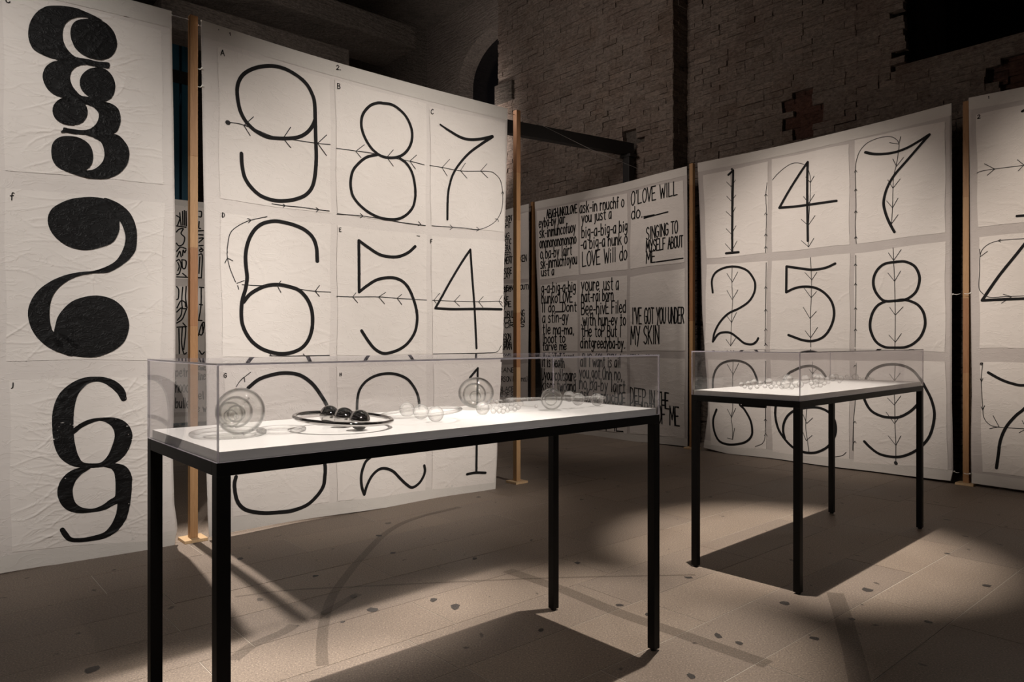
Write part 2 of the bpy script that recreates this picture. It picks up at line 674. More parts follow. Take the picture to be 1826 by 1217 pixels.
    def fill(self, name, polys, conv, parent, label=None):
        U, V, Fc = [], [], []
        for poly in polys:
            uv = catmull(np.array([self.P.uv(*conv(*p)) for p in poly]), .02, closed=True)
            nb = len(uv)
            g = .009
            us = np.arange(uv[:, 0].min() + g, uv[:, 0].max(), g)
            vs = np.arange(uv[:, 1].min() + g, uv[:, 1].max(), g)
            gu, gv = [a.ravel() for a in np.meshgrid(us, vs)]
            ins = np.zeros(len(gu), bool)
            for i in range(nb):
                a, b = uv[i], uv[(i + 1) % nb]
                c = (a[1] > gv) != (b[1] > gv)
                ins ^= c & (gu < (b[0] - a[0]) * (gv - a[1]) / (b[1] - a[1] + 1e-12) + a[0])
            allp = np.vstack([uv, np.column_stack([gu[ins], gv[ins]])])
            r = delaunay_2d_cdt([Vector(p) for p in allp.tolist()], [], [list(range(nb))], 1, 1e-5)
            b0 = len(U)
            U += [p.x for p in r[0]]
            V += [p.y for p in r[0]]
            Fc += [tuple(b0 + i for i in f) for f in r[2]]
        o = self.put(name, U, V, Fc, .0095, M['ink'], parent)
        if label:
            o['label'] = label
        return o

    def text(self, lines, conv, parent, wpx=1.6):
        """lines = (words, x0, y0, x1, y1, height): baseline ends and letter height in picture space of that crop"""
        for tx, x0, y0, x1, y1, h in lines:
            S, x, total = [], 0.0, 0.0
            adv = [GW.get(ch, 1.0) for ch in tx]
            total = sum(adv) + .22 * (len(tx) - 1)
            for ch, a in zip(tx, adv):
                for st in GLYPH.get(ch, []):
                    pts = []
                    for gx, gy in st:
                        k = (x + gx * a) / total
                        bx, by = x0 + (x1 - x0) * k, y0 + (y1 - y0) * k
                        pts.append((bx + self.r.uniform(-.4, .4), by - gy * h))
                    if len(pts) > 1:
                        S.append(self.px(pts, conv, wpx))
                x += a + .22
            if S:
                self.strokes('lettering', S, parent, M['ink_flat'], step=.02)['kind'] = 'stuff'


# single-stroke hand lettering
GLYPH = {
    'A': [[(0, 0), (.5, 1)], [(.5, 1), (1, 0)], [(.2, .38), (.8, .38)]],
    'B': [[(0, 0), (0, 1)], [(0, 1), (.7, .95), (.8, .75), (.6, .55), (0, .52)], [(0, .52), (.8, .45), (.95, .22), (.7, .02), (0, 0)]],
    'C': [[(.95, .85), (.6, 1), (.15, .8), (0, .45), (.2, .1), (.6, 0), (.95, .15)]],
    'D': [[(0, 0), (0, 1)], [(0, 1), (.6, .92), (.95, .5), (.6, .06), (0, 0)]],
    'E': [[(0, 0), (0, 1)], [(0, 1), (.9, 1)], [(0, .5), (.7, .52)], [(0, 0), (.95, 0)]],
    'F': [[(0, 0), (0, 1)], [(0, 1), (.9, 1)], [(0, .5), (.7, .52)]],
    'G': [[(.95, .85), (.6, 1), (.15, .8), (0, .45), (.2, .1), (.6, 0), (.95, .2), (.95, .45)], [(.55, .45), (.95, .45)]],
    'H': [[(0, 0), (0, 1)], [(1, 0), (1, 1)], [(0, .5), (1, .52)]],
    'I': [[(.5, 0), (.5, 1)]],
    'K': [[(0, 0), (0, 1)], [(.9, 1), (0, .45)], [(.15, .52), (.95, 0)]],
    'L': [[(0, 1), (0, 0)], [(0, 0), (.9, .02)]],
    'M': [[(0, 0), (.12, 1)], [(.12, 1), (.5, .3)], [(.5, .3), (.9, 1)], [(.9, 1), (1, 0)]],
    'N': [[(0, 0), (0, 1)], [(0, 1), (1, 0)], [(1, 0), (1, 1)]],
    'O': [[(.5, 1), (.1, .8), (0, .45), (.2, .05), (.55, 0), (.9, .2), (1, .55), (.85, .9), (.5, 1)]],
    'P': [[(0, 0), (0, 1)], [(0, 1), (.7, .97), (.9, .75), (.65, .52), (0, .48)]],
    'R': [[(0, 0), (0, 1)], [(0, 1), (.7, .97), (.85, .75), (.6, .55), (0, .5)], [(.35, .5), (.95, 0)]],
    'S': [[(.9, .85), (.55, 1), (.1, .8), (.25, .58), (.75, .42), (.9, .2), (.5, 0), (.05, .12)]],
    'T': [[(.5, 0), (.5, 1)], [(0, 1), (1, .98)]],
    'U': [[(0, 1), (.05, .25), (.4, 0), (.85, .2), (.95, 1)]],
    'V': [[(0, 1), (.45, 0)], [(.45, 0), (1, 1)]],
    'W': [[(0, 1), (.25, 0)], [(.25, 0), (.5, .7)], [(.5, .7), (.75, 0)], [(.75, 0), (1, 1)]],
    'Y': [[(0, 1), (.5, .5)], [(1, 1), (.3, -.1)]],
    'Z': [[(0, 1), (1, 1)], [(1, 1), (0, 0)], [(0, 0), (1, 0)]],
    'a': [[(.85, .6), (.45, .68), (.05, .4), (.2, .03), (.6, .08), (.85, .4)], [(.85, .68), (.88, 0)]],
    'b': [[(.05, 1), (.05, 0)], [(.05, .45), (.5, .66), (.9, .35), (.6, 0), (.05, .06)]],
    'c': [[(.85, .58), (.45, .68), (.08, .35), (.4, 0), (.85, .1)]],
    'd': [[(.9, 1), (.92, 0)], [(.9, .5), (.45, .66), (.05, .32), (.4, 0), (.9, .15)]],
    'e': [[(.05, .35), (.85, .38), (.7, .66), (.3, .64), (.05, .3), (.4, 0), (.9, .12)]],
    'f': [[(.85, .92), (.55, 1), (.4, .75), (.4, 0)], [(.1, .58), (.75, .6)]],
    'g': [[(.85, .6), (.4, .68), (.08, .4), (.4, .1), (.85, .35)], [(.85, .66), (.85, -.1), (.5, -.3), (.1, -.2)]],
    'h': [[(.05, 1), (.05, 0)], [(.05, .4), (.5, .66), (.85, .45), (.88, 0)]],
    'i': [[(.5, 0), (.5, .64)], [(.5, .82), (.52, .88)]],
    'j': [[(.6, .64), (.6, -.1), (.2, -.25)]],
    'k': [[(.05, 1), (.05, 0)], [(.8, .66), (.08, .3)], [(.3, .4), (.88, 0)]],
    'l': [[(.5, 1), (.5, 0)]],
    'm': [[(.02, 0), (.04, .65)], [(.04, .4), (.25, .66), (.48, .45), (.5, 0)], [(.5, .4), (.72, .66), (.95, .45), (.98, 0)]],
    'n': [[(.05, 0), (.06, .66)], [(.06, .42), (.5, .68), (.85, .45), (.88, 0)]],
    'o': [[(.5, .68), (.1, .5), (.1, .15), (.5, 0), (.9, .2), (.88, .52), (.5, .68)]],
    'p': [[(.05, .66), (.05, -.3)], [(.05, .5), (.5, .68), (.9, .38), (.5, .05), (.05, .12)]],
    'r': [[(.1, 0), (.1, .66)], [(.1, .4), (.45, .66), (.85, .58)]],
    's': [[(.8, .58), (.4, .68), (.15, .5), (.75, .24), (.65, .02), (.1, .05)]],
    't': [[(.45, .95), (.45, .1), (.8, 0)], [(.1, .66), (.85, .66)]],
    'u': [[(.05, .66), (.1, .15), (.45, 0), (.85, .25), (.88, .66)], [(.88, .66), (.92, 0)]],
    'v': [[(.05, .66), (.45, 0)], [(.45, 0), (.9, .66)]],
    'w': [[(0, .66), (.25, 0)], [(.25, 0), (.5, .5)], [(.5, .5), (.75, 0)], [(.75, 0), (1, .66)]],
    'y': [[(.05, .66), (.45, .1)], [(.9, .66), (.2, -.32)]],
    "'": [[(.5, 1), (.4, .8)]], '-': [[(.1, .35), (.9, .36)]], '.': [[(.4, 0), (.5, .04)]], ',': [[(.5, .05), (.3, -.12)]],
    '_': [[(0, 0), (1.22, 0)]], '1': [[(.5, 0), (.5, 1)], [(.5, 1), (.2, .75)]],
    '2': [[(.05, .75), (.45, 1), (.85, .75), (.5, .35), (0, 0)], [(0, 0), (.95, .03)]], ')': [[(.2, 1), (.6, .5), (.2, -.1)]],
}
GW = {'i': .45, 'l': .4, 'I': .45, "'": .4, '.': .4, ',': .4, 'm': 1.35, 'w': 1.3, 'M': 1.25, 'W': 1.35, ' ': .55, '-': .7, 'j': .5, 't': .8, 'f': .8, 'r': .8, ')': .5}

# ------------------------------------------------------------------ room shell
# floor: stone slabs laid in courses along the heading A
floor = empty('floor', (0, 0, 0), A)
tag(floor, 'worn beige stone slab floor of the exhibition hall', kind='structure')
bed = link('mortar_bed', boxmesh('mortar_bed', -8, 26, -6, 24, -.25, -.0012), floor, M['mortar'])
T_LINES = [1.175 + .388 * k for k in range(-6, 19)]
slab_me = {}
SEEN = {1: [3.80], 2: [], }
joints = {1.175: [2.75, 3.89, 5.03], .787: [2.6, 3.80, 4.95], 1.563: [2.2, 3.37, 4.475, 5.28, 6.11], 1.951: [2.95], 2.339: [1.77, 2.88],
          2.727: [2.04, 3.15]}
rs = random.Random(3)
unit = boxmesh('slab', 0, 1, 0, 1, 0, 1)
unit.materials.append(M['stone'])
count = 0
for t0 in T_LINES[:-1]:
    key = min(joints, key=lambda k: abs(k - t0))
    js = list(joints[key]) if abs(key - t0) < .05 else [rs.uniform(2, 3)]
    while js[-1] < 13.0:
        js.append(js[-1] + rs.choice((1.05, 1.15, 1.2, 1.3)))
    while js[0] > -.4:
        js.insert(0, js[0] - rs.choice((1.05, 1.15, 1.25)))
    for a, b in zip(js[:-1], js[1:]):
        c = ST((a + b) / 2, t0 + .19)
        if c.y < .3 or abs(c.x) > .85 * c.y + 2.2:
            continue
        g = .0022
        o = bpy.data.objects.new('slab', unit)
        COL.objects.link(o)
        o.parent = floor
        o.location = (a + g, t0 + g, -.06)
        o.scale = (b - a - 2 * g, .388 - 2 * g, .06 + rs.uniform(-.0006, .0006))
        count += 1
far_slab = link('floor_far', boxmesh('floor_far', 13.3, 26, -6, 24, -.06, 0), floor, M['stone'])


def stain(name, pts, wd, material, conv=cP):
    V, Fc = [], []
    C = catmull(np.array([(*floor_pt(*conv(*p[:2]))[:2], p[2] if len(p) > 2 else wd) for p in pts]), .04)
    T = np.gradient(C[:, :2], axis=0)
    T /= np.linalg.norm(T, axis=1)[:, None]
    for c, t in zip(C, T):
        n = np.array((-t[1], t[0]))
        for k in (1, -1):
            q = c[:2] + n * k * c[2] / 2
            V.append((q[0], q[1], .0012))
    for i in range(len(C) - 1):
        Fc.append((2 * i, 2 * i + 2, 2 * i + 3, 2 * i + 1))
    o = link(name, mesh(name, V, [f[::-1] for f in Fc]), None, material)
    o.parent = floor
    o.matrix_parent_inverse = Matrix.Rotation(-A, 4, 'Z')
    return o


# brown wear marks that curve and cross the floor
stain('floor_stain', [(905, 1018), (1000, 1051), (1100, 1092), (1230, 1137), (1370, 1186)], .085, M['stain'])
stain('floor_stain', [(1489, 1058), (1503, 1100), (1520, 1160), (1535, 1225)], .085, M['stain'])
stain('floor_stain', [(575, 1188), (574, 1150), (578, 1110), (590, 1070), (612, 1035), (645, 995), (690, 950), (740, 925), (820, 905)], .05, M['stain'])
stain('floor_stain', [(415, 1178), (450, 1152), (505, 1128), (525, 1115)], .06, M['stain'])
stain('floor_stain', [(420, 1065), (520, 1053), (640, 1047), (800, 1039), (1000, 1031), (1240, 1026)], .02, M['stain'])
stain('floor_stain', [(560, 1105), (620, 1070), (640, 1060)], .05, M['stain'])
# dark inclusions
for px, py, rw, rh in [(166, 1195, .05, .03), (631, 1064, .028, .026), (1228, 1031, .05, .022), (1105, 1080, .035, .02), (1155, 1097, .03, .02),
                       (965, 1125, .025, .02), (1547, 1053, .05, .03), (1281, 1135, .03, .03), (1318, 1148, .028, .018), (665, 1088, .05, .03),
                       (812, 1083, .05, .035), (773, 1071, .04, .025), (611, 1110, .02, .014), (1520, 1105, .03, .016), (1453, 1139, .04, .02),
                       (429, 997, .03, .03), (847, 997, .025, .025), (700, 987, .04, .02), (675, 956, .05, .02), (1232, 1207, .03, .02), (1400, 1077, .05, .025),
                       (1030, 1005, .03, .02), (562, 1028, .03, .02), (1655, 1110, .035, .018), (1690, 988, .03, .015), (1760, 1045, .05, .02)]:
    c = floor_pt(px, py)
    rr = random.Random(px)
    V = [(c.x + rw * math.cos(a) * rr.uniform(.6, 1.2) * .62, c.y + rh * 1.15 * math.sin(a) * rr.uniform(.6, 1.2), .0015) for a in np.linspace(0, 6.283, 9)[:-1]]
    o = link('stone_inclusion', mesh('stone_inclusion', V, [tuple(range(8))]), None, M['spot'])
    o.parent = floor
    o.matrix_parent_inverse = Matrix.Rotation(-A, 4, 'Z')

# posts of the two rows (near corners measured on the floor)
P1, P2 = Vector((-2.164, 4.79)), Vector((.044, 6.75))
P3, P4, PM = Vector((2.222, 8.91)), Vector((4.24, 6.69)), Vector((.302, 11.27))
ROW = Plane((P3.x, P3.y), AR)              # the cross row
WD, PD = .62, .30                          # brick wall and pier front behind the cross row


def rowpt(u, z, back):
    return ROW.pt(u, z, back)


def wall_u(px, back):                      # where a pixel column meets the wall plane set back from the row
    o = ROW.pt(0, 0, back)
    return Plane((o.x, o.y), AR).uv(px, 600)[0]


def wall_uv(px, py, back):
    o = ROW.pt(0, 0, back)
    return Plane((o.x, o.y), AR).uv(px, py)


wall_root = empty('wall_right', (P3.x, P3.y, 0), AR)
tag(wall_root, 'old limewashed brick wall with a deep dark window niche', kind='structure')
UP0 = wall_u(1200, PD)                     # pier right edge
UPL = wall_u(888, PD)                      # pier left edge
UN, VN = wall_uv(1597, 119, WD)            # window niche lower corner
UR = 8.5
# wall backing around the niche (recessed behind the brick faces)
BD = WD + .10
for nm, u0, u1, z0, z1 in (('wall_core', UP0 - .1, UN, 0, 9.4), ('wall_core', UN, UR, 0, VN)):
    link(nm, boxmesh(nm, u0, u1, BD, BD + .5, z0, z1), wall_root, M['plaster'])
nich = empty('window_1', (P3.x, P3.y, 0), AR)
tag(nich, 'deep dark window niche high in the brick wall', kind='structure')
link('reveal', boxmesh('reveal', UN - .3, UN, BD, BD + 1.8, VN - .3, 9.4), nich, M['plaster'])
link('sill', mesh('sill', [(UN, WD, VN), (UR, WD, VN), (UR, BD + 1.8, VN + .25), (UN, BD + 1.8, VN + .25), (UN, WD, VN - .2), (UR, WD, VN - .2), (UR, BD + 1.8, VN - .2), (UN, BD + 1.8, VN - .2)], BOXF), nich, M['brick'])
link('pane', boxmesh('pane', UN, UR, BD + 1.55, BD + 1.6, VN, 9.4), nich, M['darkglass'])
link('window_frame', boxmesh('window_frame', UN + .02, UN + .12, BD + 1.45, BD + 1.55, VN, 9.4, .01), nich, M['iron'])

pier_root = empty('wall_pier', (P3.x, P3.y, 0), AR)
tag(pier_root, 'broad brick pier standing out from the hall wall', kind='structure')
link('pier_core', boxmesh('pier_core', UPL + .02, UP0 - .03, PD + .09, WD + 2.4, 0, 9.4), pier_root, M['plaster'])

# bricks: real courses with uneven faces; openings left where the wall is broken
HOLES = [('w', *wall_uv(1432, 203, WD), .20, .30), ('w', *wall_uv(1405, 190, WD), .15, .09), ('w', *wall_uv(1455, 196, WD), .16, .10),
         ('w', *wall_uv(1815, 120, WD), .16, .22), ('p', *wall_uv(1128, 250, PD), .19, .19), ('w', *wall_uv(1430, 235, WD), .10, .2)]


def holed(k, u, z):
    return any(h[0] == k and ((u - h[1]) / h[3]) ** 2 + ((z - h[2]) / h[4]) ** 2 < 1 for h in HOLES)


def brick_run(kind, u0, u1, z0, z1, front, side=False, w0=.0, skip=None, seed=1):
    """returns list of (u centre, z centre, half width, half height, front offset)"""
    r = random.Random(seed)
    out, z, k = [], z0, 0
    while z < z1:
        h = .071
        u = u0 - (.13 if k % 2 else 0)
        while u < u1:
            L = r.choice((.25, .25, .25, .12))
            a, b = max(u, u0), min(u + L, u1)
            if b - a > .03 and not holed(kind, (a + b) / 2, z + h / 2) and not (skip and skip((a + b) / 2, z + h / 2)):
                out.append(((a + b) / 2, z + h / 2, (b - a) / 2 - .0008, h / 2 - .0008, front + r.gauss(0, .0055)))
            u += L + .001
        z += h + .0012
        k += 1
    return out


def bricks_mesh(name, B, depth, axis='u', fixed=0.0, seed=2):
    r = random.Random(seed)
    V, Fc, tone = [], [], []
    for u, z, hw, hh, fr in B:
        b = len(V)
        j = lambda: r.uniform(-.004, .004)
        for (su, sz) in ((-1, -1), (1, -1), (1, 1), (-1, 1)):
            V.append((u + su * hw + j(), fr + j(), z + sz * hh + j()))
        for (su, sz) in ((-1, -1), (1, -1), (1, 1), (-1, 1)):
            V.append((u + su * hw, fr + depth, z + sz * hh))
        Fc += [(b, b + 1, b + 2, b + 3), (b, b + 4, b + 5, b + 1), (b + 1, b + 5, b + 6, b + 2), (b + 2, b + 6, b + 7, b + 3), (b + 3, b + 7, b + 4, b)]
        tone += [min(1, max(0, r.gauss(.5, .22)))] * 5
    if axis == 'v':      # side of the pier: run goes back into the depth
        V = [(fixed - (y), x, z) for x, y, z in V]
    me = mesh(name, V, Fc)
    at = me.attributes.new('tone', 'FLOAT', 'FACE')
    at.data.foreach_set('value', tone)
    return me


B_wall = brick_run('w', UP0 + .0, UR, 0.0, 8.2, WD, skip=lambda u, z: u > UN and z > VN - .03, seed=4)
# the bricks that show largest: beside and under the niche, over the banner tops
def brick_px(b):
    p = rowpt(b[0], b[1], WD)
    return CX + F * p.x / p.y, CY - F * (p.z - EYE) / p.y


near, rest = [], []
for b in B_wall:
    x, y = brick_px(b)
    top = 296 - (x - 1240) * .245 if x < 1700 else 180 - (x - 1720) * .21
    if 1380 < x < 1826 and 0 < y < top - 6 and b[2] > .08:
        near.append((x, b))
    else:
        rest.append(b)
near.sort(key=lambda q: -q[0])
rest += [b for _, b in near[300:]]
o = link('brick_courses', bricks_mesh('brick_courses', rest, .09, seed=5), wall_root, M['brick'])
o['kind'] = 'stuff'
VAR = []
for k in range(10):
    me = bricks_mesh('brick', [(0, 0, .121, .029, 0)], .09, seed=50 + k)
    me.materials.append(M['brick'])
    VAR.append(me)
rv = random.Random(8)
for _, b in near[:300]:
    o = bpy.data.objects.new('brick', rv.choice(VAR))
    COL.objects.link(o)
    o.parent = wall_root
    o.location = (b[0], b[4], b[1])
    o.scale = (b[2] / .121, 1, b[3] / .029)
B_pier = brick_run('p', UPL, UP0, 1.0, 8.2, PD, seed=9)
o = link('brick_courses', bricks_mesh('brick_courses', B_pier, .09, seed=6), pier_root, M['brick'])
o['kind'] = 'stuff'
B_side = [b for b in brick_run('s', PD, WD + .1, 0.0, 8.2, 0, seed=12)]
o = link('side_brick_courses', bricks_mesh('side_brick_courses', B_side, .05, 'v', UP0 + .0, seed=7), pier_root, M['brick'])
o['kind'] = 'stuff'
# red brick core showing in the broken patches
for k, (kd, hu, hz, ra, rb) in enumerate(HOLES[:4]):
    B = brick_run('x', hu - ra - .05, hu + ra + .05, hz - rb - .05, hz + rb + .05, WD + .055, seed=30 + k)
    o = link('broken_brick', bricks_mesh('broken_brick', B, .06, seed=40 + k), wall_root, M['redbrick'])
    o['kind'] = 'stuff'

# far wall with an arched window, seen over the long row
FD = 2.9
fo = rowpt(0, 0, FD)
FARP = Plane((fo.x, fo.y), AR)
back_root = empty('wall_back', (fo.x, fo.y, 0), AR)
tag(back_root, 'dim brick back wall with a tall arched window', kind='structure')
ul, _ = FARP.uv(480, 300)
ur, _ = FARP.uv(1000, 300)
a0, _ = FARP.uv(818, 300)
ac = FARP.uv(880, 300)[0]
atop = FARP.uv(880, 47)[1]
ar = ac - a0
a1 = ac + ar
RISE = (atop - FARP.uv(820, 150)[1]) / ar
outer = [(ul - 6, 0), (ur, 0), (ur, 9.4), (ul - 6, 9.4)]
arch = [(a0, 2.2), (a1, 2.2)] + [(ac + ar * math.cos(t), atop - ar * RISE + ar * RISE * math.sin(t)) for t in np.linspace(0, math.pi, 21)]
pts = [Vector(p) for p in outer + arch]
r = delaunay_2d_cdt(pts, [(i, (i + 1) % 4) for i in range(4)] + [(4 + i, 4 + (i + 1) % len(arch)) for i in range(len(arch))], [], 0, 1e-5)


def in_arch(x, z):
    return a0 < x < a1 and 2.2 < z < (atop - ar * RISE + ar * RISE * math.sqrt(max(0, 1 - ((x - ac) / ar) ** 2)))


fs = []
for f in r[2]:
    cx_, cz_ = sum(r[0][i].x for i in f) / 3, sum(r[0][i].y for i in f) / 3
    if not in_arch(cx_, cz_):
        fs.append(tuple(f))


def coursed(name):
    m = brickmat(name, (.16, .135, .12), (.20, .17, .15), (.15, .125, .11))
    tc = nd(m, 'ShaderNodeTexCoord')
    mp = nd(m, 'ShaderNodeMapping')
    mp.inputs['Rotation'].default_value = (math.pi / 2, 0, 0)
    lk(m, tc.outputs['Object'], mp.inputs[0])
    b = nd(m, 'ShaderNodeTexBrick')
    b.inputs['Scale'].default_value = 1.0
    b.inputs['Brick Width'].default_value = .26
    b.inputs['Row Height'].default_value = .075
    b.inputs['Mortar Size'].default_value = .006
    lk(m, mp.outputs[0], b.inputs['Vector'])
    old = bsdf(m).inputs['Normal'].links[0].from_socket
    lk(m, bump(m, b.outputs['Fac'], .6, -.02, old), bsdf(m).inputs['Normal'])
    return m


M['coursed'] = coursed('far_brick_courses')
link('wall_face', mesh('wall_face', [(p.x, 0, p.y) for p in r[0]], fs), back_root, M['coursed'])
rv_, rf_ = [], []
n = len(arch)
for x, z in arch:
    rv_ += [(x, 0, z), (x, .45, z)]
for i in range(n):
    j = (i + 1) % n
    rf_.append((2 * i, 2 * j, 2 * j + 1, 2 * i + 1))
win2 = empty('window_2', (fo.x, fo.y, 0), AR)
tag(win2, 'tall dark arched window in the back wall', kind='structure')
link('reveal', mesh('reveal', rv_, rf_), win2, M['coursed'])
link('pane', mesh('pane', [(x, .44, z) for x, z in arch], [tuple(range(n))]), win2, M['darkglass'])
link('glazing_bar', boxmesh('glazing_bar', ac - .02, ac + .02, .36, .42, 2.2, atop), win2, M['iron'])
for zz in (4.6, 5.35):
    link('glazing_bar', boxmesh('glazing_bar', a0, a1, .36, .42, zz - .02, zz + .02), win2, M['iron'])
# string course block on the pier corner
su, sz = wall_uv(917, 160, PD)
sl, _ = wall_uv(888, 160, PD)
link('stone_block', boxmesh('stone_block', sl - .02, su, PD - .06, PD + .2, sz - .16, sz + .16, .01), pier_root, M['plaster'])

# roof beams and ceiling
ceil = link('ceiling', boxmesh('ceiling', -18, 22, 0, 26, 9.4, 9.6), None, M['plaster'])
tag(ceil, 'dark plaster ceiling high above the hall', kind='structure')
end = Vector((-2.51, 11.0))
bm1 = link('beam', boxmesh('beam', -2.7, 0, 0, .55, 5.45, 5.85, .02), None, M['plaster'])
bm1.location = (end.x, end.y, 0)
bm1.rotation_euler = (0, 0, A)
tag(bm1, 'heavy dark plastered beam above the large numeral banner', kind='structure')
bm2 = link('beam', boxmesh('beam', -2.9, 1.3, .1, 1.2, 6.25, 6.6, .02), None, M['plaster'])
bm2.location = (end.x, end.y, 0)
bm2.rotation_euler = (0, 0, A)
tag(bm2, 'upper dark beam under the ceiling beside the arched window', kind='structure')
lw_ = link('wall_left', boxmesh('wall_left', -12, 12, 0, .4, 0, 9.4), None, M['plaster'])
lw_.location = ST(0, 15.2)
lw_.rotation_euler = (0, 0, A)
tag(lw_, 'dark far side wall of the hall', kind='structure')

# black steel beam and stanchion by the brick pier
sb = empty('steel_frame', (1.6, 9.9, 0))
tag(sb, 'black steel beam on a column running into the broken hole of the pier', 'steel frame')
cu, _ = wall_uv(1120.5, 300, .17)
cp = rowpt(cu, 0, .17)
sb.location = (cp.x, cp.y, 0)
lv = Vector((-.06 - 1.7, 8.85 - 1.06, 0)) - Vector((cp.x, cp.y, 0))
ang = math.atan2(lv.y, lv.x)
ln = math.hypot(lv.x, lv.y)
htop = EYE + (CY - 256) * cp.y / F
o = link('beam', boxmesh('beam', -.06, ln, -.05, .05, htop - .165, htop, .006), sb, M['iron'])
o.rotation_euler = (0, 0, ang)
o = link('column', boxmesh('column', -.055, .055, -.055, .055, 0, htop - .165, .006), sb, M['iron'])
o.rotation_euler = (0, 0, AR)
o = link('base_plate', boxmesh('base_plate', -.08, .08, -.08, .08, 0, .02, .003), sb, M['iron'])
o.rotation_euler = (0, 0, AR)
o = link('bracket', boxmesh('bracket', -.09, .09, -.07, .07, htop - .20, htop - .16, .004), sb, M['iron'])
o.rotation_euler = (0, 0, AR)

# blue scaffold tower behind the left gap
sf = empty('scaffold_tower', (-5.1, 11.6, 0), A)
tag(sf, 'dark blue painted steel tower behind the gap between two banners', 'scaffold')
for x, hw in ((-1.05, .07), (-.385, .065), (-.235, .045)):
    link('upright', boxmesh('upright', x - hw, x + hw, -.07, .07, 0, 8.6, .008), sf, M['blue'])
for z in (5.55, 3.4, 7.8):
    link('cross_beam', boxmesh('cross_beam', -1.2, .05, -.09, .09, z - .1, z + .1, .008), sf, M['iron'])
for (za, zb) in ((3.5, 5.45), (5.65, 7.7)):
    link('brace', tubemesh('brace', [(-1.0, 0, za), (-.2, 0, zb)], .035, 8), sf, M['blue'])


# ------------------------------------------------------------------ timber posts
def post(label, corner, ang, h, cuts, tones):
    """corner = nearest floor corner; shaft of finger-jointed lengths on a small plywood foot"""
    e, n = Vector((math.cos(ang), math.sin(ang))), Vector((-math.sin(ang), math.cos(ang)))
    c = corner + e * .025 + n * .025 if ang > 0 else corner + n * .025 + e * .02
    root = empty('timber_post', (c.x, c.y, 0), ang)
    tag(root, label, 'post', 'timber posts that carry the banners')
    zs = [.02] + cuts + [h]
    for (a, b), t in zip(zip(zs[:-1], zs[1:]), tones):
        link('timber_length', boxmesh('timber_length', -.025, .025, -.025, .025, a, b, .0025), root, M['wood'][t])
    link('foot_plate', boxmesh('foot_plate', -.075, .075, -.075, .075, 0, .02, .002), root, M['plywood'])
    return root


post('honey pine post between the black numeral banner and the large nine', P1, A, 3.55, [.55, 1.45, 1.98, 2.6], [0, 1, 2, 0, 1])
post('pine post at the edge of the banner with nine eight seven', P2, A, 3.545, [1.1, 1.62, 2.5, 2.95], [3, 2, 0, 1, 2])
post('far pine post beside the narrow strip of lettered cloth', PM, AR, 3.55, [1.5, 2.4], [1, 2, 1])
post('pine post between the song lyric banner and the banner with one four seven', P3, AR, 3.57, [.7, 1.6, 2.6, 3.3], [1, 0, 2, 1, 0])
post('pine post between the one four seven banner and the partly cropped banner', P4, AR, 3.60, [1.05, 1.75, 2.7], [1, 2, 0, 1])

